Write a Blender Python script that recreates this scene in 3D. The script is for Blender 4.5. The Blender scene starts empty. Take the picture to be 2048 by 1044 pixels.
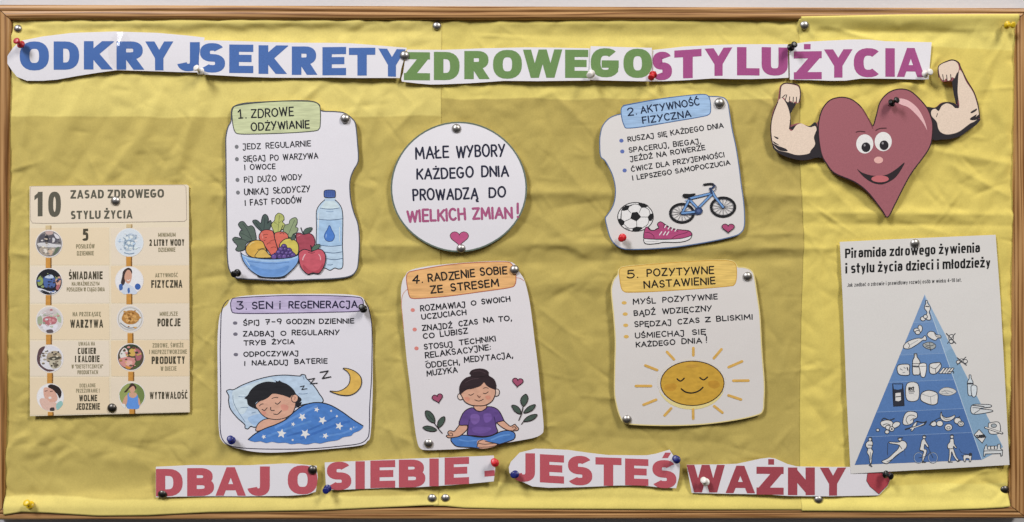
import bpy, bmesh, math, random
from mathutils import Vector, Matrix, noise
from mathutils.geometry import tessellate_polygon

# ------------------------------------------------------------------ scale
S = 0.00065            # metres on the board for one photograph pixel
D = 1.15               # camera distance from the board, metres
SC = bpy.context.scene
COL = SC.collection

# ------------------------------------------------------------------ camera
cd = bpy.data.cameras.new('camera')
cam = bpy.data.objects.new('camera', cd)
COL.objects.link(cam)
cam.location = (0, -D, 0)
cam.rotation_euler = (math.pi / 2, 0, 0)
cd.sensor_width = 36
cd.lens = 36 * D / (2048 * S)
cd.clip_start = 0.01
cd.clip_end = 50
SC.camera = cam

# ------------------------------------------------------------------ room light
w = bpy.data.worlds.new('World')
SC.world = w
w.use_nodes = True
nt = w.node_tree
bg = nt.nodes['Background']
tc = nt.nodes.new('ShaderNodeTexCoord')
sp = nt.nodes.new('ShaderNodeSeparateXYZ')
mr = nt.nodes.new('ShaderNodeMapRange')
mr.inputs[1].default_value = -0.35
mr.inputs[2].default_value = 0.45
rp = nt.nodes.new('ShaderNodeValToRGB')
rp.color_ramp.elements[0].color = (0.10, 0.09, 0.08, 1)
rp.color_ramp.elements[1].color = (1.0, 0.99, 1.0, 1)
nt.links.new(tc.outputs['Generated'], sp.inputs[0])
nt.links.new(sp.outputs['Z'], mr.inputs[0])
nt.links.new(mr.outputs[0], rp.inputs[0])
nt.links.new(rp.outputs[0], bg.inputs[0])
bg.inputs[1].default_value = 0.215


def lamp(name, loc, target, size, sizey, watts, col):
    l = bpy.data.lights.new(name, 'AREA')
    l.shape = 'RECTANGLE'
    l.size = size
    l.size_y = sizey
    l.energy = watts
    l.color = col
    o = bpy.data.objects.new(name, l)
    COL.objects.link(o)
    o.location = loc
    o.rotation_euler = (Vector(target) - Vector(loc)).to_track_quat('-Z', 'Y').to_euler()


lamp('ceiling_lamp', (-2.5, -3.0, 3.3), (-0.3, 0, -0.1), 1.0, 1.7, 199, (0.965, 0.97, 1.0))
lamp('ceiling_lamp', (2.6, -2.9, 3.2), (0.4, 0, -0.1), 1.0, 1.7, 150, (1.0, 0.955, 0.89))
vs = SC.view_settings
SC.display_settings.display_device = 'sRGB'
vs.view_transform = 'Standard'
vs.look = 'None'
vs.exposure = 0
vs.gamma = 1
vs.use_curve_mapping = False
SC.cycles.max_bounces = 6

# ------------------------------------------------------------------ helpers
VIEWS = {'px': (0, 0, 1), 'A': (0, 0, .2874), 'B': (400, 0, .2874), 'C': (780, 0, .2686), 'D': (1270, 0, .19155),
         'E': (1600, 0, .2394), 'F': (1520, 100, .3352), 'G': (40, 360, .2395), 'H': (40, 590, .2395),
         'I': (440, 190, .19155), 'J': (440, 370, .2012), 'K': (430, 580, .1611), 'L': (430, 720, .1915),
         'M': (770, 230, .2778), 'N': (790, 510, .2107), 'O': (790, 700, .2011), 'P': (1190, 180, .1820),
         'Q': (1190, 350, .1532), 'R': (1210, 510, .1915), 'S': (1210, 680, .1724), 'T': (1660, 460, .2490),
         'U': (1660, 700, .2490), 'W': (300, 890, .1855), 'X': (640, 890, .1953), 'Y': (1000, 880, .1953),
         'Z': (1360, 890, .2148)}


def lin(hexs):
    out = []
    for i in (1, 3, 5):
        c = int(hexs[i:i + 2], 16) / 255
        out.append(c / 12.92 if c <= .04045 else ((c + .055) / 1.055) ** 2.4)
    return out


def base(hexs, k=1.2):
    return tuple(min(.86, max(.006, c * k)) for c in lin(hexs)) + (1,)


MATS = {}


def nodes_of(name):
    m = bpy.data.materials.new(name)
    m.use_nodes = True
    n = m.node_tree
    return m, n, n.nodes['Principled BSDF'], n.links


def mat(hexs, kind='ink'):
    key = (hexs, kind)
    if key in MATS:
        return MATS[key]
    m, n, b, L = nodes_of(kind + '_' + hexs[1:])
    c = base(hexs)
    rough, spec, amt, scale, stretch = {
        'ink': (.75, .25, .10, 700, 1), 'pencil': (.85, .2, .2, 420, 9), 'paper': (.6, .35, .035, 900, 1),
        'gloss': (.22, .5, .03, 600, 1), 'plastic': (.34, .45, .02, 200, 1), 'marker': (.8, .2, .13, 260, 2),
        'photo': (.5, .4, .1, 700, 1)}[kind]
    t = n.nodes.new('ShaderNodeTexCoord')
    mp = n.nodes.new('ShaderNodeMapping')
    mp.inputs['Rotation'].default_value = (0, math.radians(-14), 0)
    mp.inputs['Scale'].default_value = (1 / stretch, 1, 1)
    nz = n.nodes.new('ShaderNodeTexNoise')
    nz.inputs['Scale'].default_value = scale
    nz.inputs['Detail'].default_value = 4
    L.new(t.outputs['Object'], mp.inputs[0])
    L.new(mp.outputs[0], nz.inputs['Vector'])
    r = n.nodes.new('ShaderNodeMapRange')
    r.inputs[1].default_value = .25
    r.inputs[2].default_value = .75
    r.inputs[3].default_value = 1 - amt
    r.inputs[4].default_value = 1 + amt
    L.new(nz.outputs['Fac'], r.inputs[0])
    v = n.nodes.new('ShaderNodeVectorMath')
    v.operation = 'SCALE'
    v.inputs[0].default_value = c[:3]
    L.new(r.outputs[0], v.inputs['Scale'])
    L.new(v.outputs[0], b.inputs['Base Color'])
    b.inputs['Roughness'].default_value = rough
    b.inputs['Specular IOR Level'].default_value = spec
    if kind in ('paper', 'gloss'):
        bp = n.nodes.new('ShaderNodeBump')
        bp.inputs['Strength'].default_value = .25 if kind == 'paper' else .16
        bp.inputs['Distance'].default_value = .0022 if kind == 'paper' else .0006
        n2 = n.nodes.new('ShaderNodeTexNoise')
        n2.inputs['Scale'].default_value = 17 if kind == 'paper' else 260
        L.new(t.outputs['Object'], n2.inputs['Vector'])
        L.new(n2.outputs['Fac'], bp.inputs['Height'])
        L.new(bp.outputs[0], b.inputs['Normal'])
    MATS[key] = m
    return m


def world(px, py, h=0.0, hc=None):
    """photo pixel seen at height h in front of the board -> metres"""
    k = S * (D - (h if hc is None else hc)) / D
    return Vector(((px - 1024) * k, -h, (522 - py) * k))


def empty(name, loc, label, cat, group=None):
    o = bpy.data.objects.new(name, None)
    COL.objects.link(o)
    o.location = loc
    o.empty_display_size = .01
    tag(o, label, cat, group)
    return o


def tag(o, label=None, cat=None, group=None, kind=None):
    if label:
        o['label'] = label
    if cat:
        o['category'] = cat
    if group:
        o['group'] = group
    if kind:
        o['kind'] = kind
    return o


def wloc(o):
    v = Vector((0, 0, 0))
    while o:
        v = v + o.location
        o = o.parent
    return v


def obj(name, bm, mats, parent=None, smooth=False):
    me = bpy.data.meshes.new(name)
    if smooth:
        for f in bm.faces:
            f.smooth = True
    bm.to_mesh(me)
    bm.free()
    for m in mats:
        me.materials.append(m)
    o = bpy.data.objects.new(name, me)
    COL.objects.link(o)
    if parent:
        o.parent = parent
    return o


def pts_of(s):
    if isinstance(s, str):
        return [tuple(float(v) for v in q.split(',')) for q in s.split()]
    return [tuple(q) for q in s]


def catmull(p, closed, n=5):
    if len(p) < 3:
        return p
    out = []
    N = len(p)
    rng = range(N) if closed else range(N - 1)
    for i in rng:
        if closed:
            a, b, c, d = p[(i - 1) % N], p[i], p[(i + 1) % N], p[(i + 2) % N]
        else:
            a, b, c, d = p[max(i - 1, 0)], p[i], p[i + 1], p[min(i + 2, N - 1)]
        for k in range(n):
            t = k / n
            out.append(tuple(.5 * (2 * b[j] + (c[j] - a[j]) * t + (2 * a[j] - 5 * b[j] + 4 * c[j] - d[j]) * t * t
                                   + (3 * b[j] - a[j] - 3 * c[j] + d[j]) * t ** 3) for j in (0, 1)))
    if not closed:
        out.append(p[-1])
    return out


def clean(p, closed=False):
    out = []
    for q in p:
        if not out or math.hypot(q[0] - out[-1][0], q[1] - out[-1][1]) > 1e-4:
            out.append(q)
    if closed and len(out) > 1 and math.hypot(out[0][0] - out[-1][0], out[0][1] - out[-1][1]) < 1e-4:
        out.pop()
    return out


def split_corners(p, deg=42):
    out, cur = [], [p[0]]
    for i in range(1, len(p) - 1):
        cur.append(p[i])
        a = math.atan2(p[i][1] - p[i - 1][1], p[i][0] - p[i - 1][0])
        b = math.atan2(p[i + 1][1] - p[i][1], p[i + 1][0] - p[i][0])
        d = abs((b - a + math.pi) % (2 * math.pi) - math.pi)
        if d > math.radians(deg):
            out.append(cur)
            cur = [p[i]]
    cur.append(p[-1])
    out.append(cur)
    return out


def strip(p, w0, closed=False, caps=True, w1=None):
    """polygons (lists of 2-D points) that cover a line of width w"""
    p = clean(p, closed)
    n = len(p)
    if n < 2:
        return []
    L, R = [], []
    for i in range(n):
        if closed:
            a, b = p[(i - 1) % n], p[(i + 1) % n]
        else:
            a, b = p[max(i - 1, 0)], p[min(i + 1, n - 1)]
        d1 = (p[i][0] - a[0], p[i][1] - a[1])
        d2 = (b[0] - p[i][0], b[1] - p[i][1])
        l1, l2 = math.hypot(*d1), math.hypot(*d2)
        t = [0, 0]
        for d, l in ((d1, l1), (d2, l2)):
            if l > 1e-9:
                t[0] += d[0] / l
                t[1] += d[1] / l
        l = math.hypot(*t) or 1
        t = (t[0] / l, t[1] / l)
        cs = 1.0
        if l1 > 1e-9 and l2 > 1e-9:
            cs = max(.6, (d2[0] / l2) * t[0] + (d2[1] / l2) * t[1])
        ww = w0 if w1 is None else w0 + (w1 - w0) * i / (n - 1)
        hw = ww / 2 / cs
        L.append((p[i][0] - t[1] * hw, p[i][1] + t[0] * hw))
        R.append((p[i][0] + t[1] * hw, p[i][1] - t[0] * hw))
    polys = []
    for i in range(n if closed else n - 1):
        j = (i + 1) % n
        polys.append([L[i], L[j], R[j], R[i]])
    if caps and not closed:
        for e, q, r, ww in ((p[0], L[0], R[0], w0), (p[-1], R[-1], L[-1], w0 if w1 is None else w1)):
            a0 = math.atan2(q[1] - e[1], q[0] - e[0])
            polys.append([(e[0] + ww / 2 * math.cos(a0 + math.pi * k / 6), e[1] + ww / 2 * math.sin(a0 + math.pi * k / 6))
                          for k in range(7)])
    return polys


# ------------------------------------------------------------------ a pinned sheet and what is printed on it
class Sheet:
    """a pinned piece of paper: bent along one direction, flat between bend lines"""

    def __init__(self, name, outline, colour, label, cat, group=None, view='px', h0=7.0, ang=0.0, bend=None,
                 kind='paper', smooth=True, n=4):
        self.h0 = h0 - 1.6
        self.ca, self.sa = math.cos(math.radians(ang)), math.sin(math.radians(ang))
        self.bend = bend or (lambda t: 0)
        vx, vy, vf = VIEWS[view]
        pts = [(vx + x * vf, vy + y * vf) for x, y in pts_of(outline)]
        if smooth:
            pts = catmull(pts, True, n)
        self.pts = pts
        us = [x * self.ca + y * self.sa for x, y in pts]
        self.u0, self.u1 = min(us) - 30, max(us) + 30
        self.nb = max(6, int((self.u1 - self.u0) / 13))
        self.layer = .10
        cx = sum(p[0] for p in pts) / len(pts)
        cy = sum(p[1] for p in pts) / len(pts)
        self.root = empty(name, world(cx, cy, 0), label, cat, group)
        p = Part(self, 'sheet')
        p.z = 0
        p.fill(pts, colour, kind, smooth=False)
        o = p.done()
        so = o.modifiers.new('thickness', 'SOLIDIFY')
        so.thickness = .0003
        so.offset = -1
        self.sheet = o

    def H(self, px, py):
        u = px * self.ca + py * self.sa
        t = (u - self.u0) / (self.u1 - self.u0) * self.nb
        i = math.floor(t)
        f = t - i
        a, b = self.bend(i / self.nb), self.bend((i + 1) / self.nb)
        return self.h0 + a + (b - a) * f          # millimetres


class Part:
    def __init__(self, sheet, name, parent=None, view='px', label=None):
        self.s, self.name, self.parent, self.label = sheet, name, parent, label
        self.v = VIEWS[view]
        self.polys, self.mats = [], []
        self.z = None

    def view(self, v):
        self.v = VIEWS[v]
        return self

    def _m(self, hexs, kind):
        m = mat(hexs, kind)
        if m not in self.mats:
            self.mats.append(m)
        return self.mats.index(m)

    def _z(self):
        if self.z is not None:
            return self.z
        self.s.layer += .010
        return self.s.layer

    def _add(self, polys, hexs, kind, step=0.0018):
        x0, y0, f = self.v
        z = self._z()
        i = self._m(hexs, kind)
        k = 0
        for q in polys:
            if q is None:       # next stroke: a hair above the last one
                k += 1
                continue
            self.polys.append(([(x0 + x * f, y0 + y * f) for x, y in q], i, z + step * (k % 5)))
        return self

    def fill(self, pts, hexs, kind='ink', smooth=True, n=5):
        p = pts_of(pts)
        if smooth:
            p = catmull(p, True, n)
        p = clean(p, True)
        tris = tessellate_polygon([[Vector((x, y, 0)) for x, y in p]])
        self._add([[p[a] for a in t] for t in tris], hexs, kind, 0)
        return self

    def line(self, pts, w, hexs, smooth=True, closed=False, kind='ink', w1=None, n=5):
        p = pts_of(pts)
        if smooth:
            p = catmull(p, closed, n)
        if closed:
            polys = strip(p, w, True)
        else:
            polys = []
            for q in split_corners(clean(p)):
                polys += strip(q, w, False, True, w1) + [None]
        self._add(polys, hexs, kind)
        return self

    def shape(self, pts, hexs, line='#1d1d22', w=8, kind='ink', smooth=True):
        self.fill(pts, hexs, kind, smooth)
        return self.line(pts, w, line, smooth, True)

    def ell(self, cx, cy, rx, ry, hexs, line=None, w=8, rot=0, kind='ink', a0=0, a1=360, n=36):
        c, s = math.cos(math.radians(rot)), math.sin(math.radians(rot))
        p = []
        for k in range(n if a1 - a0 >= 360 else n + 1):
            a = math.radians(a0 + (a1 - a0) * k / n)
            x, y = rx * math.cos(a), ry * math.sin(a)
            p.append((cx + x * c - y * s, cy + x * s + y * c))
        if hexs:
            self.fill(p, hexs, kind, False)
        if line:
            self.line(p, w, line, False, a1 - a0 >= 360)
        return self

    def box(self, x0, y0, x1, y1, hexs, kind='ink'):
        return self.fill([(x0, y0), (x1, y0), (x1, y1), (x0, y1)], hexs, kind, False)

    def heart(self, cx, cy, w, h, rot, hexs, line, lw, kind='marker'):
        p = []
        for k in range(40):
            t = 2 * math.pi * k / 40
            x = 16 * math.sin(t) ** 3 / 32
            y = -(13 * math.cos(t) - 5 * math.cos(2 * t) - 2 * math.cos(3 * t) - math.cos(4 * t)) / 29
            p.append((x * w, y * h))
        c, s = math.cos(math.radians(rot)), math.sin(math.radians(rot))
        p = [(cx + x * c - y * s, cy + x * s + y * c) for x, y in p]
        self.fill(p, hexs, kind, False)
        return self.line(p, lw, line, False, True)

    def star(self, cx, cy, r, rot, hexs, inner=.45):
        p = [(cx + (r if k % 2 == 0 else r * inner) * math.cos(math.radians(rot + 36 * k)),
              cy + (r if k % 2 == 0 else r * inner) * math.sin(math.radians(rot + 36 * k))) for k in range(10)]
        return self.fill(p, hexs, 'ink', False)

    # lettering ------------------------------------------------------
    def hand(self, text, x0, y0, x1, y1, h, w=8, hexs='#1b1c22', gap=.3, space=.62, kind='ink'):
        """hand lettering: baseline from (x0, y0) to (x1, y1), capitals h high"""
        rng = random.Random(text)
        W = HANDW
        adv, tot = [], 0
        for ch in text:
            gw = space if ch == ' ' else W(ch)
            adv.append((tot, gw))
            tot += gw + (0 if ch == ' ' else gap)
        tot -= gap
        Lx, Ly = x1 - x0, y1 - y0
        LL = math.hypot(Lx, Ly)
        dx, dy = Lx / LL, Ly / LL
        kx = LL / (tot * h) if tot > .3 else 1
        polys = []
        for ch, (a, gw) in zip(text, adv):
            if ch == ' ':
                continue
            jr = math.radians(rng.uniform(-2.5, 2.5))
            js = rng.uniform(.95, 1.05)
            jy = rng.uniform(-.035, .035) * h
            for st in glyph(ch, 'hand'):
                q = []
                for gx, gy in st:
                    lx, ly = gx * gw * h * kx, gy * h * js
                    lx, ly = lx * math.cos(jr) - ly * math.sin(jr), lx * math.sin(jr) + ly * math.cos(jr) + jy
                    lx += a * h * kx
                    q.append((x0 + dx * lx + dy * ly, y0 + dy * lx - dx * ly))
                q = clean(q)
                if len(q) == 1:
                    q = [q[0], (q[0][0] + .01, q[0][1])]
                for r in split_corners(q):
                    polys += strip(r, w * 1.2) + [None]
        return self._add(polys, hexs, kind)

    def block(self, ch, x0, x1, yt0, yt1, yb0, yb1, hexs, wt=.2, f=1.3, kind='ink', sup=2.5):
        """one heavy letter filling a box: top edge yt0..yt1, bottom edge yb0..yb1 (left..right)"""
        H = 1.0
        Wx = (x1 - x0) / max(1, ((yb0 + yb1) - (yt0 + yt1)) / 2) / f
        out = []
        base_ch = COMP[ch][0] if ch in COMP else ch
        if ch in 'AWYMvwy':
            wt *= .8 if ch == 'M' else 1.0 if ch in 'AWwv' else .86
        iL = wt * (.92 if base_ch == 'Y' else .66 if base_ch in 'y' else .5)
        iR = wt * (1.0 if base_ch in 'KRk' else .92 if base_ch == 'Y' else .66 if base_ch == 'y' else .5)
        xclip = ch in 'ZNMŻŹŃ'
        acc = ch not in 'ABCDEFGHIJKLMNOPRSTUWYZ0123456789'
        leg = None
        if base_ch in 'AWwv1':
            hh = .79 if base_ch in 'wv' else 1.0
            f_ = wt * (1.14 if base_ch in 'Av' else .98) / Wx
            if base_ch == 'A':
                f_ = min(f_, .27)
            q4 = lambda a, b, c, d: [(a * Wx, 0), (b * Wx, 0), (d * Wx, hh), (c * Wx, hh)]   # foot a-b, top c-d
            if base_ch == 'A':
                leg = [q4(0, f_, .5 - f_ / 2, .5 + f_ / 2), None, q4(1 - f_, 1, .5 - f_ / 2, .5 + f_ / 2), None,
                       [(.22 * Wx, .19), (.78 * Wx, .19), (.7 * Wx, .19 + wt * .86), (.3 * Wx, .19 + wt * .86)], None]
            elif base_ch == 'v':
                leg = [q4(.5 - f_ / 2, .5 + f_ / 2, 0, f_), None, q4(.5 - f_ / 2, .5 + f_ / 2, 1 - f_, 1), None]
            elif base_ch == '1':
                f_ = wt / Wx
                leg = [q4(.88 - f_, .88, .88 - f_, .88), None, [(.02 * Wx, .66), (.02 * Wx, .84), (.5 * Wx, 1), (.7 * Wx, 1), (.7 * Wx, .86)], None]
            else:
                f_ = min(f_, .205)
                m_ = .25 - f_ / 4
                leg = [q4(m_, m_ + f_, 0, f_), None, q4(m_, m_ + f_, .5 - f_ / 2, .5 + f_ / 2), None,
                       q4(1 - m_ - f_, 1 - m_, .5 - f_ / 2, .5 + f_ / 2), None, q4(1 - m_ - f_, 1 - m_, 1 - f_, 1), None]
            out += leg
        for st in glyph(ch, 'block', sup):
            if leg and max(y for x, y in st) < 1.03 and min(y for x, y in st) > -.03:
                continue
            q = [(iL + gx * (Wx - iL - iR), wt / 2 + gy * (H - wt)) for gx, gy in st]
            q = clean(q)
            if len(q) == 1:
                r = wt * .56
                out.append([(q[0][0] - r, q[0][1] - r), (q[0][0] + r, q[0][1] - r), (q[0][0] + r, q[0][1] + r), (q[0][0] - r, q[0][1] + r)])
                continue
            isacc = min(y for x, y in q) > 1.02 or max(y for x, y in q) < 0.02
            if len(q) > 8 and math.hypot(q[0][0] - q[-1][0], q[0][1] - q[-1][1]) < 1e-3:
                out += strip(q, wt, True, False) + [None]
                continue
            for r in split_corners(q):
                r = [tuple(z) for z in r]
                straight = len(r) == 2
                orth = lambda a, b: abs(a[0] - b[0]) < 1e-4 or abs(a[1] - b[1]) < 1e-4

                def ext(e, nx, d):
                    l = math.hypot(e[0] - nx[0], e[1] - nx[1])
                    return (e[0] + (e[0] - nx[0]) / l * d, e[1] + (e[1] - nx[1]) / l * d)
                clip = False
                a, b = r[0], r[-1]
                na, nb = r[1], r[-2]
                if not isacc:
                    for which, e, nx in ((0, a, na), (-1, b, nb)):
                        if orth(e, nx):
                            r[which] = ext(e, nx, wt / 2 - 1e-4)
                        elif straight and (abs(e[1] - wt / 2) < .01 or abs(e[1] - H + wt / 2) < .01):
                            r[which] = ext(e, nx, wt)
                            clip = True
                for poly in strip(r, wt * (.8 if isacc else 1), False, False):
                    if clip:
                        poly = clip_y(poly, 0, H)
                        if xclip:
                            poly = [(y, x) for x, y in clip_y([(y, x) for x, y in poly], 0, Wx)]
                    if len(poly) > 2:
                        out.append(poly)
                out.append(None)
        polys = []
        for poly in out:
            if poly is None:
                polys.append(None)
                continue
            q = []
            for x, y in poly:
                u = x / Wx
                top, bot = yt0 + (yt1 - yt0) * u, yb0 + (yb1 - yb0) * u
                q.append((x0 + (x1 - x0) * u, bot + (top - bot) * y))
            polys.append(q)
        return self._add(polys, hexs, kind)

    def word(self, text, x0, y0, x1, y1, h, hexs, wt=.18, f=1.0, gap=.1, space=.28, wf=.55, kind='ink', sup=4.0, xh=.74):
        """printed condensed lettering fitted between two baseline points"""
        tot, adv = 0, []
        for ch in text:
            gw = space if ch == ' ' else max(wt, BLOCKW(ch) * wf + wt)
            adv.append((tot, gw))
            tot += gw + (0 if ch == ' ' else gap)
        tot -= gap
        keep = self.z
        if self.z is None:
            self.z = self._z()
        for ch, (a, gw) in zip(text, adv):
            if ch == ' ':
                continue
            xa, xb = x0 + (x1 - x0) * a / tot, x0 + (x1 - x0) * (a + gw) / tot
            ya, yb = y0 + (y1 - y0) * a / tot, y0 + (y1 - y0) * (a + gw) / tot
            k = (x1 - x0) / tot / h
            self.block(ch, xa, xb, ya - h, yb - h, ya, yb, hexs, wt, max(.5, k * f), kind, sup)
        self.z = keep
        self.s.layer += .010
        return self

    def done(self):
        s = self.s
        bm = bmesh.new()
        for poly, mi, z in self.polys:
            vs_ = [bm.verts.new((x, y, z)) for x, y in poly]
            try:
                fc = bm.faces.new(vs_)
                fc.material_index = mi
            except ValueError:
                pass
        us = [v.co.x * s.ca + v.co.y * s.sa for v in bm.verts]
        lo, hi = min(us), max(us)
        step = (s.u1 - s.u0) / s.nb
        k = math.ceil((lo - s.u0) / step)
        while s.u0 + k * step < hi:
            u = s.u0 + k * step
            bmesh.ops.bisect_plane(bm, geom=bm.verts[:] + bm.edges[:] + bm.faces[:], dist=1e-4,
                                   plane_co=(u * s.ca, u * s.sa, 0), plane_no=(s.ca, s.sa, 0))
            k += 1
        par = self.parent or s.root
        off = wloc(par)
        for v in bm.verts:
            v.co = world(v.co.x, v.co.y, (s.H(v.co.x, v.co.y) + v.co.z) / 1000, s.h0 / 1000) - off
        if self.name == 'sheet':
            bmesh.ops.remove_doubles(bm, verts=bm.verts[:], dist=1e-6)
        bm.normal_update()
        bad = [f for f in bm.faces if f.normal.y > 0]
        bmesh.ops.reverse_faces(bm, faces=bad)
        o = obj(self.name, bm, self.mats, par)
        if self.label:
            o['label'] = self.label
        self.obj = o
        return o


def clip_y(poly, lo, hi):
    for sgn, lim in ((1, lo), (-1, -hi)):
        out = []
        for i in range(len(poly)):
            a, b = poly[i], poly[(i + 1) % len(poly)]
            da, db = sgn * a[1] - lim, sgn * b[1] - lim
            if da >= 0:
                out.append(a)
            if (da > 0) != (db > 0) and abs(da - db) > 1e-12:
                t = da / (da - db)
                out.append((a[0] + (b[0] - a[0]) * t, a[1] + (b[1] - a[1]) * t))
        poly = out
        if not poly:
            return []
    return poly


# ------------------------------------------------------------------ letter skeletons (unit box; a = arc cx,cy,rx,ry,from,to)
GL = {
    'A': (.82, "0,0 .5,1 1,0;.2,.34 .8,.34"),
    'B': (.64, "0,0 0,1;0,1 .45,1 a.45,.76,.47,.24,90,-90 0,.52;0,.52 .48,.52 a.48,.26,.52,.26,90,-90 0,0"),
    'C': (.72, "a.55,.5,.55,.5,48,312"),
    'D': (.74, "0,0 0,1;0,1 .4,1 a.4,.5,.6,.5,90,-90 0,0"),
    'E': (.58, "1,1 0,1 0,0 1,0;0,.52 .88,.52"),
    'F': (.56, "1,1 0,1 0,0;0,.5 .85,.5"),
    'G': (.78, "a.52,.5,.52,.5,48,320 .97,.44 .58,.44"),
    'H': (.7, "0,0 0,1;1,0 1,1;0,.52 1,.52"),
    'I': (.04, "0,0 0,1"),
    'i': (.04, "0,0 0,.8;0,1.12"),
    'J': (.5, "1,1 1,.3 a.5,.3,.5,.3,0,-165"),
    'K': (.66, "0,0 0,1;1,1 .0,.38;.3,.6 1,0"),
    'L': (.54, "0,1 0,0 1,0"),
    'Ł': (.54, "0,1 0,0 1,0;-.3,.36 .62,.66"),
    'M': (.92, "0,0 .08,1 .5,.28 .92,1 1,0"),
    'N': (.74, "0,0 0,1 1,0 1,1"),
    'O': (.84, "a.5,.5,.5,.5,90,450"),
    'P': (.6, "0,0 0,1;0,1 .5,1 a.5,.73,.5,.27,90,-90 0,.46"),
    'R': (.64, "0,0 0,1;0,1 .48,1 a.48,.74,.48,.26,90,-90 0,.48;.42,.48 1,0"),
    'S': (.58, "a.5,.75,.46,.25,28,270 a.5,.25,.5,.25,90,-152"),
    'T': (.72, "0,1 1,1;.5,1 .5,0"),
    'U': (.72, "0,1 0,.36 a.5,.36,.5,.36,180,360 1,1"),
    'W': (1.08, "0,1 .25,0 .5,.95 .75,0 1,1"),
    'Y': (.72, "0,1 .46,.46;1,1 .22,-.02"),
    'Z': (.68, "0,1 1,1 0,0 1,0"),
    '0': (.6, "a.5,.5,.5,.5,90,450"),
    '1': (.3, "0,.74 .6,1 .6,0;.1,0 1.1,0"),
    '2': (.55, "0,.78 a.48,.73,.48,.27,165,-35 0,0 1,0"),
    '3': (.55, ".02,1 .9,1 .4,.58 a.4,.29,.6,.29,90,-150"),
    '4': (.62, ".62,0 .75,1 0,.32 1,.32"),
    '5': (.58, ".95,1 .15,1 .08,.56 a.42,.31,.58,.31,125,-150"),
    '7': (.52, "0,1 1,1 .35,0;.2,.5 .9,.5"),
    '8': (.55, "a.5,.75,.42,.25,90,450;a.5,.25,.5,.25,90,450"),
    '9': (.52, "1,.72 a.5,.72,.5,.28,0,360 .7,0"),
    '.': (.06, "0,.02"),
    ',': (.1, ".7,.08 0,-.2"),
    ':': (.06, "0,.12;0,.6"),
    '!': (.06, "0,.32 .3,1.05;0,.02"),
    '-': (.4, "0,.45 1,.45"),
    '"': (.25, "0,1 0,.75;1,1 1,.75"),
    # small letters, x-height .74
    'a': (.5, ".08,.56 a.5,.5,.45,.24,140,0 1,0;1,.42 .45,.42 a.42,.21,.42,.21,90,270 1,.06"),
    'b': (.52, "0,1 0,0;a.5,.37,.5,.37,90,450"),
    'c': (.48, "a.55,.37,.55,.37,48,312"),
    'd': (.52, "1,1 1,0;a.5,.37,.5,.37,90,450"),
    'e': (.5, "0,.38 1,.38 a.5,.37,.5,.37,0,310"),
    'g': (.52, "1,.74 1,-.06 a.5,-.06,.5,.2,0,-150;a.5,.37,.5,.37,90,450"),
    'ı': (.04, "0,0 0,.74"),
    'j': (.2, "1,.74 1,-.08 a.3,-.08,.7,.18,0,-100;1,1"),
    'k': (.5, "0,0 0,1;1,.74 0,.3;.3,.46 1,0"),
    'l': (.04, "0,0 0,1"),
    'ł': (.04, "0,0 0,1;-4,.4 4,.62"),
    'm': (1.02, "0,0 0,.74;0,.5 a.24,.5,.24,.24,180,0 .48,0;.48,.5 a.74,.5,.26,.24,180,0 1,0"),
    'n': (.5, "0,0 0,.74;0,.46 a.5,.46,.5,.28,180,0 1,0"),
    'o': (.52, "a.5,.37,.5,.37,90,450"),
    'p': (.52, "0,.74 0,-.26;a.5,.37,.5,.37,90,450"),
    'r': (.28, "0,0 0,.74;0,.46 a.7,.46,.7,.28,180,80"),
    's': (.46, "a.5,.555,.46,.185,28,270 a.5,.185,.5,.185,90,-152"),
    't': (.3, ".4,1 .4,.2 a.9,.2,.5,.2,180,280;0,.74 1,.74"),
    'u': (.5, "0,.74 0,.28 a.5,.28,.5,.28,180,360 1,.74;1,.4 1,0"),
    'v': (.5, "0,.74 .5,0 1,.74"),
    'w': (.95, "0,.74 .25,0 .5,.7 .75,0 1,.74"),
    'y': (.5, "0,.74 .5,.02;1,.74 .4,-.2 .1,-.27"),
    'z': (.46, "0,.74 1,.74 0,0 1,0"),
}
ALT = {'R': "0,0 0,1;0,1 .62,1 a.62,.74,.5,.26,90,-90 0,.48;.5,.48 1,0", 'A': "0,0 .5,1 1,0;.22,.24 .78,.24", 'M': "0,0 0,1 .5,.08 1,1 1,0", 'Y': "0,1 .5,.42;1,1 .5,.42;.5,.46 .5,0", '1': "0,.74 .6,1;.62,1 .62,0", '7': "0,1 1,1 .35,0",
       '4': ".75,0 .75,1 0,.28 1,.28", 'i': "0,0 0,.68;0,1.08"}
HANDJ = "-.1,1 .8,1 .8,.1 a.35,.1,.45,.27,0,-165"
COMP = {'Ą': 'A,', 'Ę': 'E,', 'Ó': "O'", 'Ś': "S'", 'Ć': "C'", 'Ń': "N'", 'Ź': "Z'", 'Ż': 'Z.', 'ć': "c'", 'ó': "o'", 'ż': 'z.', 'ź': "z'"}
CACHE = {}


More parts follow.
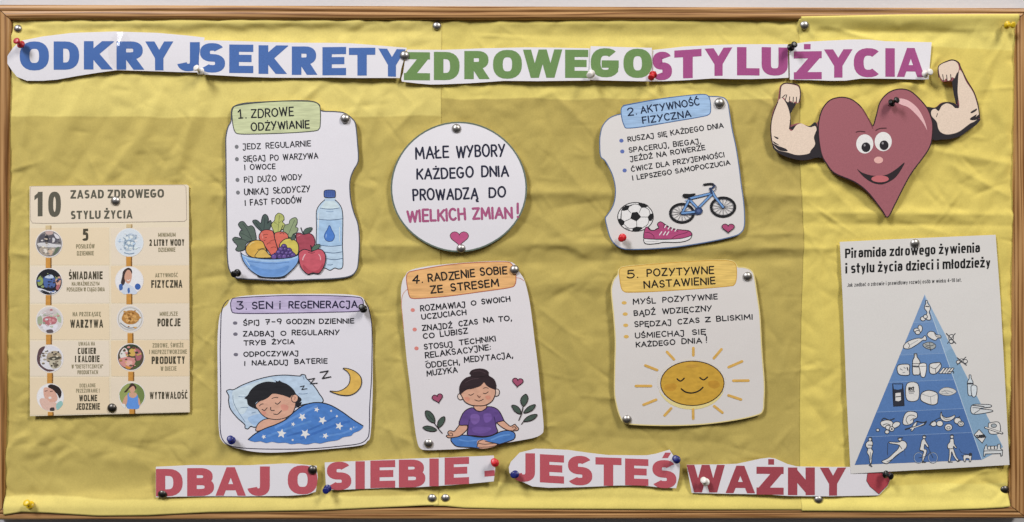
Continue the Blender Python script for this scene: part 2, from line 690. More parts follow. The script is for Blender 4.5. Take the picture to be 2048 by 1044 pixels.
def glyph(ch, style, sup=2.0):
    key = (ch, style, sup)
    if key in CACHE:
        return CACHE[key]
    c0, mark = ch, ''
    if ch in COMP:
        c0, mark = COMP[ch]
    src = GL[c0][1]
    if style == 'block' and c0 in ALT:
        src = ALT[c0]
    if style == 'hand' and c0 == 'J':
        src = HANDJ
    out = []
    for st in src.split(';'):
        q = []
        for tok in st.split():
            if tok[0] == 'a':
                cx, cy, rx, ry, a0, a1 = (float(v) for v in tok[1:].split(','))
                n = max(4, int(abs(a1 - a0) / 15))
                e = 2 / (sup if style == 'block' else 2.0)
                for k in range(n + 1):
                    a = math.radians(a0 + (a1 - a0) * k / n)
                    cc, ss = math.cos(a), math.sin(a)
                    q.append((cx + rx * math.copysign(abs(cc) ** e, cc), cy + ry * math.copysign(abs(ss) ** e, ss)))
            else:
                q.append(tuple(float(v) for v in tok.split(',')))
        out.append(q)
    top = .74 if c0.islower() else 1.0
    up = .13 if style == 'block' else 0
    if mark == "'":
        out.append([(.42, top + .14 + up), (.68, top + .32 + up)])
    elif mark == '.':
        out.append([(.5, top + .24 + up)])
    elif mark == ',':
        out.append([(.95, .0), (.82, -.12), (.88, -.24), (1.05, -.24)])
    CACHE[key] = out
    return out


def HANDW(ch):
    return GL[COMP[ch][0] if ch in COMP else ch][0]


def BLOCKW(ch):
    return GL[COMP[ch][0] if ch in COMP else ch][0]

# ------------------------------------------------------------------ wall
def wall_mat():
    m, n, b, L = nodes_of('wall_paint')
    t = n.nodes.new('ShaderNodeTexCoord')
    z1 = n.nodes.new('ShaderNodeTexNoise')
    z1.inputs['Scale'].default_value = 220
    z1.inputs['Detail'].default_value = 5
    z2 = n.nodes.new('ShaderNodeTexNoise')
    z2.inputs['Scale'].default_value = 3
    r = n.nodes.new('ShaderNodeValToRGB')
    r.color_ramp.elements[0].color = base('#b9b7b8')
    r.color_ramp.elements[1].color = base('#c9c8ca')
    bp = n.nodes.new('ShaderNodeBump')
    bp.inputs['Strength'].default_value = .3
    bp.inputs['Distance'].default_value = .001
    L.new(t.outputs['Object'], z1.inputs['Vector'])
    L.new(t.outputs['Object'], z2.inputs['Vector'])
    L.new(z2.outputs['Fac'], r.inputs[0])
    L.new(r.outputs[0], b.inputs['Base Color'])
    L.new(z1.outputs['Fac'], bp.inputs['Height'])
    L.new(bp.outputs[0], b.inputs['Normal'])
    b.inputs['Roughness'].default_value = .8
    return m


bm = bmesh.new()
f = bm.faces.new([bm.verts.new(c) for c in ((-3, .016, -2), (3, .016, -2), (3, .016, 2.2), (-3, .016, 2.2))])
tag(obj('wall', bm, [wall_mat()]), kind='structure', label='pale grey painted wall behind the notice board', cat='wall')


# ------------------------------------------------------------------ notice board
def wood_mat(vertical, seed):
    m, n, b, L = nodes_of('pine_wood')
    t = n.nodes.new('ShaderNodeTexCoord')
    mp = n.nodes.new('ShaderNodeMapping')
    mp.inputs['Location'].default_value = (seed * 1.7, seed, seed * .6)
    mp.inputs['Scale'].default_value = (34, 34, 1.1) if vertical else (1.1, 34, 34)
    L.new(t.outputs['Object'], mp.inputs[0])
    n1 = n.nodes.new('ShaderNodeTexNoise')
    n1.inputs['Scale'].default_value = 1.6
    n1.inputs['Detail'].default_value = 2
    n1.inputs['Distortion'].default_value = .4
    L.new(mp.outputs[0], n1.inputs['Vector'])
    # growth rings: distance across the rail, bent by slow noise along it
    sep = n.nodes.new('ShaderNodeSeparateXYZ')
    L.new(t.outputs['Object'], sep.inputs[0])
    ax = n.nodes.new('ShaderNodeMath')
    ax.operation = 'MULTIPLY'
    ax.inputs[1].default_value = 1300
    L.new(sep.outputs['X' if vertical else 'Z'], ax.inputs[0])
    sx = n.nodes.new('ShaderNodeMath')
    sx.operation = 'MULTIPLY_ADD'
    sx.inputs[1].default_value = 26
    L.new(n1.outputs['Fac'], sx.inputs[0])
    L.new(ax.outputs[0], sx.inputs[2])
    sn = n.nodes.new('ShaderNodeMath')
    sn.operation = 'SINE'
    L.new(sx.outputs[0], sn.inputs[0])
    n2 = n.nodes.new('ShaderNodeTexNoise')
    n2.inputs['Scale'].default_value = 9
    n2.inputs['Detail'].default_value = 5
    L.new(mp.outputs[0], n2.inputs['Vector'])
    ad = n.nodes.new('ShaderNodeMath')
    ad.operation = 'MULTIPLY_ADD'
    ad.inputs[1].default_value = .28
    L.new(sn.outputs[0], ad.inputs[0])
    L.new(n2.outputs['Fac'], ad.inputs[2])
    r = n.nodes.new('ShaderNodeValToRGB')
    e = r.color_ramp.elements
    e[0].position, e[0].color = .22, base('#b18859')
    e[1].position, e[1].color = .84, base('#6d4724')
    q = e.new(.52)
    q.color = base('#a0764a')
    L.new(ad.outputs[0], r.inputs[0])
    # knots and small dark pores
    v = n.nodes.new('ShaderNodeTexVoronoi')
    v.inputs['Scale'].default_value = .62
    L.new(mp.outputs[0], v.inputs['Vector'])
    kr = n.nodes.new('ShaderNodeMapRange')
    kr.inputs[1].default_value = .03
    kr.inputs[2].default_value = .12
    kr.inputs[3].default_value = .35
    kr.inputs[4].default_value = 1
    L.new(v.outputs['Distance'], kr.inputs[0])
    vm = n.nodes.new('ShaderNodeVectorMath')
    vm.operation = 'SCALE'
    L.new(r.outputs[0], vm.inputs[0])
    L.new(kr.outputs[0], vm.inputs['Scale'])
    L.new(vm.outputs[0], b.inputs['Base Color'])
    b.inputs['Roughness'].default_value = .42
    b.inputs['Specular IOR Level'].default_value = .3
    bp = n.nodes.new('ShaderNodeBump')
    bp.inputs['Strength'].default_value = .15
    bp.inputs['Distance'].default_value = .0006
    L.new(ad.outputs[0], bp.inputs['Height'])
    L.new(bp.outputs[0], b.inputs['Normal'])
    return m


board = empty('notice_board', world(1024, 522, 0), 'pine framed notice board covered in yellow paper', 'notice board')
OUT = [(-13, 8), (2062, 15), (2056, 1038), (-20, 1041)]
INN = [(19, 38), (2034, 39), (2022, 1012), (6, 1015)]
PROFILE = [(0, -15.5), (0, 4), (.03, 6.5), (.1, 8.2), (.2, 9), (.42, 9.2), (.46, 8.6), (.50, 8.6), (.54, 9.2), (.8, 9), (.92, 8.2),
           (1, 6.2), (1, -3)]
for k in range(4):
    a, b_ = k, (k + 1) % 4
    bm = bmesh.new()
    cols = []
    NS = 24
    for s in range(NS + 1):
        fr = s / NS
        row = []
        for t, h in PROFILE:
            pa = [OUT[a][i] + (INN[a][i] - OUT[a][i]) * t for i in (0, 1)]
            pb = [OUT[b_][i] + (INN[b_][i] - OUT[b_][i]) * t for i in (0, 1)]
            g = .0006 + fr * (1 - .0012)
            q = [pa[i] + (pb[i] - pa[i]) * g for i in (0, 1)]
            hh = h + (.35 * noise.noise((q[0] / 300, q[1] / 300, k * 3.0)) if h > 3 else 0)
            row.append(bm.verts.new(world(q[0], q[1], hh / 1000, .008)))
        cols.append(row)
    for s in range(NS):
        for j in range(len(PROFILE) - 1):
            bm.faces.new((cols[s][j], cols[s][j + 1], cols[s + 1][j + 1], cols[s + 1][j]))
    bm.faces.new(cols[0])
    bm.faces.new(list(reversed(cols[-1])))
    bmesh.ops.recalc_face_normals(bm, faces=bm.faces[:])
    o = obj('frame_rail', bm, [wood_mat(k % 2 == 1, k + 1.3)], board)
    for p in o.data.polygons:
        p.use_smooth = len(p.vertices) == 4
    es = o.modifiers.new('edges', 'EDGE_SPLIT')
    es.split_angle = math.radians(50)

m, n, b, L = nodes_of('cork')
t = n.nodes.new('ShaderNodeTexCoord')
z = n.nodes.new('ShaderNodeTexNoise')
z.inputs['Scale'].default_value = 260
r = n.nodes.new('ShaderNodeValToRGB')
r.color_ramp.elements[0].color = (.10, .055, .025, 1)
r.color_ramp.elements[1].color = (.36, .22, .11, 1)
L.new(t.outputs['Object'], z.inputs['Vector'])
L.new(z.outputs['Fac'], r.inputs[0])
L.new(r.outputs[0], b.inputs['Base Color'])
b.inputs['Roughness'].default_value = .9
bm = bmesh.new()
lo = [bm.verts.new(world(x, y, -.0025, 0)) for x, y in INN]
hi = [bm.verts.new(world(x, y, -.012, 0)) for x, y in INN]
bm.faces.new(lo)
bm.faces.new(list(reversed(hi)))
for i in range(4):
    bm.faces.new((lo[i], hi[i], hi[(i + 1) % 4], lo[(i + 1) % 4]))
bmesh.ops.recalc_face_normals(bm, faces=bm.faces[:])
obj('cork_panel', bm, [m], board)

# ------------------------------------------------------------------ yellow backing paper
# creases: x0, y0, x1, y1, half width (px), height (mm); a ridge when positive, a valley when negative
CREASE = [
    # long folds across the roll
    (890, 387, 1230, 383, 9, 1.2), (1030, 388, 1640, 392, 10, .9), (1490, 386, 1610, 392, 9, 1.2),
    (700, 492, 1260, 486, 12, 1.9), (380, 496, 470, 490, 12, 1.6), (1150, 490, 1700, 498, 12, 1.6), (1480, 470, 1610, 466, 10, 1.0),
    (700, 530, 900, 522, 13, -1.6), (1040, 527, 1260, 520, 13, -1.7), (1440, 522, 1610, 515, 13, -1.6), (380, 560, 470, 548, 11, -1.1),
    (1600, 424, 2030, 430, 10, 1.5), (1600, 447, 2030, 452, 9, -1.0), (1600, 330, 1700, 350, 12, .9), (1860, 300, 2030, 330, 12, 1.0),
    (380, 388, 470, 392, 10, .9), (20, 505, 70, 512, 9, .8), (1060, 570, 1230, 560, 14, 1.0),
    # bulges along the top and bottom
    (60, 48, 860, 44, 10, 1.7), (250, 70, 870, 62, 13, -2.2), (900, 48, 1590, 44, 10, .9), (930, 70, 1560, 72, 16, -1.4),
    (1660, 44, 1990, 40, 10, 1.2), (1640, 60, 1930, 66, 14, -1.4),
    (90, 950, 330, 965, 26, -2.6), (120, 1000, 560, 1000, 16, 3.0), (560, 1000, 860, 992, 12, 1.8), (330, 985, 620, 992, 12, .8),
    (900, 985, 1600, 990, 13, 1.0), (1640, 985, 1990, 990, 16, 1.6), (1640, 955, 1720, 965, 11, -1.0), (1860, 960, 2000, 945, 16, -1.6),
    # slanting soft streaks on the left sheet
    (330, 170, 250, 350, 15, 1.5), (170, 165, 100, 330, 16, 1.7), (230, 210, 130, 370, 14, -1.4), (400, 180, 350, 360, 13, 1.1),
    (300, 250, 200, 372, 12, 1.2), (60, 180, 40, 330, 12, 1.0), (440, 170, 380, 330, 13, -1.0), (420, 330, 390, 560, 13, 1.0),
    (640, 170, 600, 205, 10, 1.0), (770, 170, 730, 300, 13, 1.2), (730, 180, 700, 240, 10, 1.1), (860, 190, 760, 290, 12, .9),
    (120, 850, 60, 900, 12, 1.0), (300, 850, 260, 920, 14, 1.1), (400, 860, 370, 920, 12, 1.0), (200, 880, 330, 910, 14, -1.0),
    (20, 880, 60, 870, 5, .7), (14, 905, 30, 880, 4, .8), (760, 620, 800, 800, 16, .9), (760, 850, 830, 890, 13, .8),
    (400, 600, 420, 800, 13, .9), (770, 330, 760, 480, 12, .8),
    # middle sheet
    (1100, 300, 1200, 420, 15, .9), (1080, 430, 1180, 520, 14, 1.0), (1090, 420, 1210, 400, 12, -.9), (1120, 640, 1200, 800, 18, .8),
    (1540, 560, 1580, 760, 16, .9), (1500, 300, 1560, 420, 14, .8), (1400, 500, 1520, 480, 12, 1.0), (1100, 180, 1180, 260, 14, .8),
    (1130, 870, 1500, 890, 18, -.8), (1230, 505, 1390, 515, 12, -1.3), (1060, 200, 1120, 180, 12, .8),
    # right sheet
    (1640, 50, 1760, 82, 8, 1.1), (1880, 60, 1990, 60, 14, 1.2), (1960, 100, 2020, 300, 12, 1.2), (1990, 140, 1960, 230, 10, -1.0),
    (1900, 330, 2030, 400, 12, 1.0), (1620, 180, 1650, 300, 10, 1.0), (1780, 160, 1850, 180, 8, 1.0), (1900, 60, 1850, 90, 9, -1.0),
    (1620, 330, 1720, 440, 14, 1.1), (1800, 440, 1900, 470, 10, .9), (1640, 560, 1660, 800, 12, 1.0), (1620, 800, 1680, 900, 12, -.9),
    (1990, 930, 1860, 1000, 10, 1.3), (2010, 980, 1960, 960, 7, -1.2), (2012, 985, 1990, 1004, 6, 1.2), (2012, 560, 2022, 800, 8, .9),
]
CREASE = [c[:5] + (c[5] * 1.35,) for c in CREASE]
rr = random.Random(11)
for i in range(520):        # small random crumples
    x, y = rr.uniform(10, 2030), rr.uniform(45, 1010)
    a = rr.choice([rr.gauss(1.15, .25), rr.gauss(1.9, .3), rr.gauss(0, .25), rr.gauss(.7, .3)])
    l = rr.choice([rr.uniform(20, 60), rr.uniform(60, 170)])
    CREASE.append((x - math.cos(a) * l / 2, y - math.sin(a) * l / 2, x + math.cos(a) * l / 2, y + math.sin(a) * l / 2,
                   rr.uniform(3, 7.5), rr.choice([-1, 1]) * rr.uniform(.2, .75)))
for i in range(520):        # fine hard creases
    x, y = rr.uniform(10, 2030), rr.uniform(45, 1010)
    a, l = rr.uniform(0, 3.14), rr.uniform(15, 70)
    CREASE.append((x - math.cos(a) * l / 2, y - math.sin(a) * l / 2, x + math.cos(a) * l / 2, y + math.sin(a) * l / 2,
                   rr.uniform(2.4, 4), rr.choice([-1, 1]) * rr.uniform(.12, .36)))
for px, py in ((36, 55), (874, 50), (1609, 50), (2018, 52), (57, 1008), (2012, 979), (864, 996), (891, 996), (1637, 998), (655, 980),
               (1355, 920), (990, 926), (473, 548), (727, 616), (1410, 962), (1850, 150), (400, 145)):
    for i in range(5):      # creases that radiate from a pin
        a = rr.uniform(0, 6.28)
        l = rr.uniform(20, 70)
        CREASE.append((px + 8 * math.cos(a), py + 8 * math.sin(a), px + l * math.cos(a), py + l * math.sin(a), rr.uniform(3.5, 7),
                       rr.choice([-1, 1]) * rr.uniform(.4, 1.0)))
CG = {}
for c in CREASE:
    R = c[4] * 3.2
    for gx in range(int((min(c[0], c[2]) - R) // 50), int((max(c[0], c[2]) + R) // 50) + 1):
        for gy in range(int((min(c[1], c[3]) - R) // 50), int((max(c[1], c[3]) + R) // 50) + 1):
            CG.setdefault((gx, gy), []).append(c)


def paper_h(px, py, s=0):
    """height of the crumpled backing paper over the cork, millimetres"""
    h = 2.9 + .7 * noise.noise((px / 210, py / 170, s)) + .55 * noise.noise((px / 80 + py / 160, py / 120, s + 4.0)) \
        + .22 * noise.noise((px / 30, py / 34, s + 9.0))
    # gently broken facets of paper that was once folded up
    cell = noise.noise((px / 46 + 3, py / 60, s + 20.0))
    # crumpled facets: straight-sided cells of two sizes
    mk = min(1, max(.15, .62 + 1.1 * noise.noise((px / 190, py / 150, 51.0))))
    wx = px + 14 * noise.noise((px / 60, py / 60, 61.0))
    wy = py + 14 * noise.noise((px / 60, py / 60, 71.0))
    d1 = noise.voronoi(((wx * .94 + wy * .34) / 84, (wy * .94 - wx * .34) / 150, 1.5))[0]
    d2 = noise.voronoi(((wx * .8 - wy * .6) / 46, (wy * .8 + wx * .6) / 36, 7.5))[0]
    h += mk * (4.4 * ((d1[1] - d1[0]) - .3) + 2.2 * ((d2[1] - d2[0]) - .3))
    h += .9 * abs(cell) - .5 * abs(noise.noise((px / 70 + py / 50, py / 110, 31.0)))
    for x0, y0, x1, y1, wd, am in CG.get((int(px // 50), int(py // 50)), ()):
        dx, dy = x1 - x0, y1 - y0
        l2 = dx * dx + dy * dy
        t = ((px - x0) * dx + (py - y0) * dy) / l2
        tc_ = min(1, max(0, t))
        ex, ey = px - x0 - tc_ * dx, py - y0 - tc_ * dy
        wob = 1 + .5 * noise.noise((px / 40, py / 40, am * 7))
        d = math.sqrt(ex * ex + ey * ey) / (wd * wob)
        if d < 3.2:
            e = math.sin(math.pi * min(1, max(.08, t if t < .5 else 1 - t) * 1.6 + .1) / 2) if 0 <= t <= 1 else .3
            h += 2.1 * am * e * (.75 * math.exp(-1.9 * math.sqrt(d * d + .008)) + .4 * math.exp(-d * d / 1.3)) * (1 + .35 * noise.noise((px / 60, py / 60, wd)))
    h = 3.0 + 2.9 * math.tanh((h - 3.0) / 2.9)
    lip = min(1, max(0, (py - 984) / 30))          # the foot of the sheets lies over the frame
    lip = max(lip * lip * (3 - 2 * lip), (min(1, max(0, (64 - py) / 26)) if px > 1596 else 0))
    return h + lip * (9.9 - h)


def paper_mat(hexs, hex2, bands):
    """bands: (z0, z1) on the board where the tissue lies double and hides the cork better"""
    m, n, b, L = nodes_of('yellow_paper')
    t = n.nodes.new('ShaderNodeTexCoord')
    g = n.nodes.new('ShaderNodeNewGeometry')
    s = n.nodes.new('ShaderNodeSeparateXYZ')
    L.new(g.outputs['Position'], s.inputs[0])
    wob = n.nodes.new('ShaderNodeTexNoise')
    wob.inputs['Scale'].default_value = 5
    wob.inputs['Detail'].default_value = 6
    L.new(t.outputs['Object'], wob.inputs['Vector'])
    zz = n.nodes.new('ShaderNodeMath')
    zz.operation = 'MULTIPLY_ADD'
    zz.inputs[1].default_value = .028
    L.new(wob.outputs['Fac'], zz.inputs[0])
    L.new(s.outputs['Z'], zz.inputs[2])
    prev = None
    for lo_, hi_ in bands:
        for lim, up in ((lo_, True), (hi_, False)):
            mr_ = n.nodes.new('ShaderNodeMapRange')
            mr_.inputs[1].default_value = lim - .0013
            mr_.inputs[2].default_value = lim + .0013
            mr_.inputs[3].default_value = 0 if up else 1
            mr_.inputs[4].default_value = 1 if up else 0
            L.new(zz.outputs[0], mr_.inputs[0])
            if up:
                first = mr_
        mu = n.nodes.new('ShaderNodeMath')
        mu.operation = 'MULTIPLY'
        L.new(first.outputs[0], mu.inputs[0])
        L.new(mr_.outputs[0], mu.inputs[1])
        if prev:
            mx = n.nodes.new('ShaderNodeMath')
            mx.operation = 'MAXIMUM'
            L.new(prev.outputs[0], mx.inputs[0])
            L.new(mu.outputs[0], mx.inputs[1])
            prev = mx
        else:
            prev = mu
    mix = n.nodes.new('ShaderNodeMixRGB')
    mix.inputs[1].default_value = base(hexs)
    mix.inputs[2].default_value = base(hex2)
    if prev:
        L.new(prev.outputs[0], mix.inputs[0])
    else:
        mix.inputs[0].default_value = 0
    # fibres and cloudy density of cheap tissue
    f1 = n.nodes.new('ShaderNodeTexNoise')
    f1.inputs['Scale'].default_value = 520
    f1.inputs['Detail'].default_value = 3
    f2 = n.nodes.new('ShaderNodeTexNoise')
    f2.inputs['Scale'].default_value = 34
    f2.inputs['Detail'].default_value = 5
    f2.inputs['Roughness'].default_value = .62
    for q in (f1, f2):
        L.new(t.outputs['Object'], q.inputs['Vector'])
    ad = n.nodes.new('ShaderNodeMath')
    ad.operation = 'ADD'
    L.new(f1.outputs['Fac'], ad.inputs[0])
    L.new(f2.outputs['Fac'], ad.inputs[1])
    r = n.nodes.new('ShaderNodeMapRange')
    r.inputs[1].default_value = .6
    r.inputs[2].default_value = 1.4
    r.inputs[3].default_value = .91
    r.inputs[4].default_value = 1.09
    L.new(ad.outputs[0], r.inputs[0])
    v = n.nodes.new('ShaderNodeVectorMath')
    v.operation = 'SCALE'
    L.new(mix.outputs[0], v.inputs[0])
    L.new(r.outputs[0], v.inputs['Scale'])
    L.new(v.outputs[0], b.inputs['Base Color'])
    b.inputs['Roughness'].default_value = .88
    b.inputs['Specular IOR Level'].default_value = .12
    bp = n.nodes.new('ShaderNodeBump')
    bp.inputs['Strength'].default_value = .55
    bp.inputs['Distance'].default_value = .0012
    f3 = n.nodes.new('ShaderNodeTexNoise')
    f3.noise_type = 'RIDGED_MULTIFRACTAL'
    f3.inputs['Scale'].default_value = 16
    f3.inputs['Lacunarity'].default_value = 2.3
    f3.inputs['Detail'].default_value = 6
    f3.inputs['Roughness'].default_value = .6
    f3.inputs['Distortion'].default_value = .8
    L.new(t.outputs['Object'], f3.inputs['Vector'])
    L.new(f3.outputs['Fac'], bp.inputs['Height'])
    L.new(bp.outputs[0], b.inputs['Normal'])
    return m


def edge(p, t, ax):
    p = pts_of(p)
    for a, b__ in zip(p, p[1:]):
        if t <= b__[ax]:
            f_ = (t - a[ax]) / max(1e-9, b__[ax] - a[ax])
            return a[1 - ax] + (b__[1 - ax] - a[1 - ax]) * f_
    return p[-1][1 - ax]


def zb(y):
    return (522 - y) * S + .01


SHEETS = {}


def backing(key, x0, x1, left, right, top, bottom, lift, mt, label):
    o = empty('backing_paper', world((x0 + x1) / 2, 522, 0), label, 'paper', 'yellow backing papers')
    bm = bmesh.new()
    nx, ny = int((x1 - x0) / 3.5), 284
    hh = lambda x, y: lift + paper_h(x, y, 0.0)
    G_ = []
    for j in range(ny + 1):
        row = []
        for i in range(nx + 1):
            u, v = i / nx, j / ny
            xx, yy = x0 + (x1 - x0) * u, 35 + 985 * v
            ex0, ex1 = edge(left, yy, 1), edge(right, yy, 1)
            x = ex0 + (ex1 - ex0) * u
            y0_, y1_ = edge(top, x, 0), edge(bottom, x, 0)
            y = y0_ + (y1_ - y0_) * v
            row.append(bm.verts.new(world(x, y, hh(x, y) / 1000, .003) - o.location))
        G_.append(row)
    for j in range(ny):
        for i in range(nx):
            bm.faces.new((G_[j][i], G_[j + 1][i], G_[j + 1][i + 1], G_[j][i + 1]))
    q = obj('paper_sheet', bm, [mt], o, True)
    so = q.modifiers.new('thickness', 'SOLIDIFY')
    so.thickness = .0002
    so.offset = -1
    SHEETS[key] = hh
    return o


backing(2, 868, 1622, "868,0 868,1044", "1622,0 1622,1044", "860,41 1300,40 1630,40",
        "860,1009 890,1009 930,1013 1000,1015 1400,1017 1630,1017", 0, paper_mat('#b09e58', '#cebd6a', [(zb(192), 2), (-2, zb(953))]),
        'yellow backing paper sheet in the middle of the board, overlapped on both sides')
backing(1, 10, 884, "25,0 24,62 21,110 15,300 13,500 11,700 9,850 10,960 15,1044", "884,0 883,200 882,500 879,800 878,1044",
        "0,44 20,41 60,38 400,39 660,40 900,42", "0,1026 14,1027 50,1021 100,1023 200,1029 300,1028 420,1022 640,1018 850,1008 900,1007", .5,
        paper_mat('#b9a75e', '#d3c272', [(zb(228), 2), (-2, zb(985))]),  # lower band: double tissue plus painted-in brightness of the bulging foot
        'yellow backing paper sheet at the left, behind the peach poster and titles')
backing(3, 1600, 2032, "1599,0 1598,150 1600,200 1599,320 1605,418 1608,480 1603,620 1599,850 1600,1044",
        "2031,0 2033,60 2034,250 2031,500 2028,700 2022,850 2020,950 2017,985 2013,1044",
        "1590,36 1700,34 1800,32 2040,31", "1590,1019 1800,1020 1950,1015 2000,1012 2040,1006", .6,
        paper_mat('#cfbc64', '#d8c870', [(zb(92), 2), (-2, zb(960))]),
        'brighter yellow backing paper sheet at the right, behind the heart and the pyramid')


def paper_at(px, py):
    if px > 1603:
        return SHEETS[3](px, py)
    if px < 882:
        return SHEETS[1](px, py)
    return SHEETS[2](px, py)

INK = '#1b1c22'
HB, HG, HM, HR = '#4667a3', '#688751', '#9b4a7e', '#b2535d'


def wave(*terms):
    return lambda t: sum(1.8 * a * math.sin(2 * math.pi * (f_ * t + p_)) + .8 * abs(a) for a, f_, p_ in terms)


# ------------------------------------------------------------------ cut-out title words
def strip_word(outline, view, label, letters, hexs, h0, bend, ang=0, kind='paper', group='cut-out title words', cat='paper strip',
               inkkind='ink', smooth=False, extra=None):
    s = Sheet('title_strip', outline, '#d9d6db', label, cat, group, view, h0, ang, bend, kind, smooth)
    for L_ in letters:
        ch, x0, x1, a, b2 = L_[:5]
        a1, b1 = (L_[5], L_[6]) if len(L_) > 5 else (a, b2)
        v2 = L_[7] if len(L_) > 7 else view
        p = Part(s, 'printed_letter', None, v2)
        if ch == 'rect':
            p.fill([(x0, a), (x1, a1), (x1, b1), (x0, b2)], hexs, inkkind, False)
        else:
            p.block(ch, x0, x1, a, a1, b2, b1, hexs, .255, 1.32, inkkind)
            if len(L_) > 8:
                p.fill(L_[8], hexs, inkkind, False)
        p.done()
    if extra:
        extra(s)
    return s


T = {}
T['odkryj'] = strip_word(
    "43,425 60,385 95,335 130,300 165,282 300,255 500,230 800,220 1100,230 1300,248 1425,262 1422,330 1405,400 1398,470 1395,506 "
    "1250,503 1100,498 820,490 700,505 540,530 400,555 300,563 190,563 120,535 85,490", 'A',
    'glossy white title strip with the blue word ODKRYJ and a lamp glare', [
        ('O', 142, 345, 290, 492), ('D', 378, 555, 290, 487), ('K', 588, 795, 288, 485), ('R', 815, 1018, 290, 487),
        ('Y', 1005, 1218, 290, 490, 290, 492), ('J', 1235, 1393, 295, 497)],
    HB, 8.3, lambda t: 1.6 * math.sin(math.pi * t), 90, 'gloss', inkkind='gloss')
BUB = bpy.data.materials.new('glare_bubble_film')  # clear film for the bubble added to catch the lamp glare
BUB.use_nodes = True
_n = BUB.node_tree
_n.nodes.clear()
_o = _n.nodes.new('ShaderNodeOutputMaterial')
_t = _n.nodes.new('ShaderNodeBsdfTransparent')
_g = _n.nodes.new('ShaderNodeBsdfGlossy')
_g.inputs['Roughness'].default_value = .16
_m = _n.nodes.new('ShaderNodeMixShader')
_m.inputs[0].default_value = .05
_c = _n.nodes.new('ShaderNodeTexCoord')
_z = _n.nodes.new('ShaderNodeTexNoise')
_z.inputs['Scale'].default_value = 330
_b = _n.nodes.new('ShaderNodeBump')
_b.inputs['Strength'].default_value = .35
_b.inputs['Distance'].default_value = .0008
_n.links.new(_c.outputs['Object'], _z.inputs['Vector'])
_n.links.new(_z.outputs['Fac'], _b.inputs['Height'])
_n.links.new(_b.outputs[0], _g.inputs['Normal'])
_n.links.new(_t.outputs[0], _m.inputs[1])
_n.links.new(_g.outputs[0], _m.inputs[2])
_n.links.new(_m.outputs[0], _o.inputs[0])
bm = bmesh.new()
RB, rows_ = 12, []
for j in range(RB + 1):
    rows_.append([])
    for i in range(40):
        a, r_ = 2 * math.pi * i / 40, j / RB
        px, py = 241 + 25 * r_ * math.cos(a), 102 + 38 * r_ * math.sin(a)
        rows_[-1].append(bm.verts.new(world(px, py, (T['odkryj'].H(px, py) + (.3 + 5.6 * (1 - r_ * r_) ** 1.3)) / 1000, .0085) - T['odkryj'].root.location))
for j in range(RB):
    for i in range(40):
        k = (i + 1) % 40
        bm.faces.new((rows_[j][i], rows_[j + 1][i], rows_[j + 1][k], rows_[j][k]))
bmesh.ops.remove_doubles(bm, verts=bm.verts[:], dist=1e-6)
bmesh.ops.recalc_face_normals(bm, faces=bm.faces[:])
obj('added_glare_bubble', bm, [BUB], T['odkryj'].root, True)  # added bubble, curved so that some slope mirrors the lamp

T['sekrety'] = strip_word(
    "40,283 300,288 600,295 900,298 1050,303 1250,320 1440,335 1425,400 1402,480 1392,545 1100,545 900,540 500,540 300,535 100,525 15,520 "
    "-2,490 -4,440 -2,390 6,330", 'B', 'white title strip with the blue word SEKRETY', [
        ('S', 0, 178, 303, 508), ('E', 207, 372, 312, 510), ('K', 408, 612, 315, 514), ('R', 638, 830, 322, 520), ('E', 852, 1018, 328, 524),
        ('T', 1038, 1222, 335, 528), ('Y', 1235, 1440, 340, 533, 346, 538)], HB, 9.2, wave((.9, 1.4, .1)), 0)
T['zdrowe'] = strip_word(
    "130,372 400,370 700,358 1000,355 1300,360 1490,362 1490,602 1300,605 1100,607 850,602 600,618 400,627 300,630 200,622 90,610 85,590 "
    "100,540 110,470 120,420", 'C', 'white title strip with the green letters ZDROWE', [
        ('Z', 105, 298, 390, 599), ('D', 327, 518, 386, 596), ('R', 553, 757, 378, 588), ('O', 767, 982, 372, 587), ('W', 990, 1282, 372, 582),
        ('E', 1303, 1475, 374, 583)], HG, 8.6, wave((1.1, 1.2, .3)), 0)
T['go'] = strip_word("1493,345 1700,350 1951,355 1950,450 1947,605 1700,602 1500,598 1482,590", 'C',
                     'small white title piece with the green letters GO', [('G', 1494, 1707, 360, 577), ('O', 1738, 1950, 362, 580)],
                     HG, 11.0, wave((.5, .8, .1)), 0)
T['stylu'] = strip_word(
    "180,520 500,485 900,472 1300,465 1598,460 1600,600 1605,810 1400,822 1200,830 1000,830 800,823 500,838 300,845 180,848", 'D',
    'white title strip with the purple word STYLU', [
        ('S', 182, 388, 540, 838, 536, 832), ('T', 412, 692, 526, 818, 512, 814), ('Y', 712, 1022, 512, 797, 500, 795),
        ('L', 1058, 1295, 498, 792), ('U', 1318, 1597, 495, 790)], HM, 8.8, wave((1.3, 1.2, .55)), 0)
T['zycia'] = strip_word(
    "1579,88 1620,83 1700,80 1735,80 1770,83 1864,84 1862,110 1858,158 1845,159 1790,158 1720,158 1690,162 1660,162 1620,160 1580,159", 'px',
    'white title strip with the purple word ŻYCIA, pinned beside the raised fist', [
        ('Z', 1588, 1643, 102.5, 158.5), ('rect', 1608, 1621, 88, 98.5), ('Y', 1645, 1706, 99.3, 155.8), ('C', 1706, 1761, 97.2, 155.3),
        ('I', 1769.5, 1787, 97, 154), ('A', 1793, 1850, 96, 154)], HM, 9.6, wave((1.0, 1.1, .7)), 0)

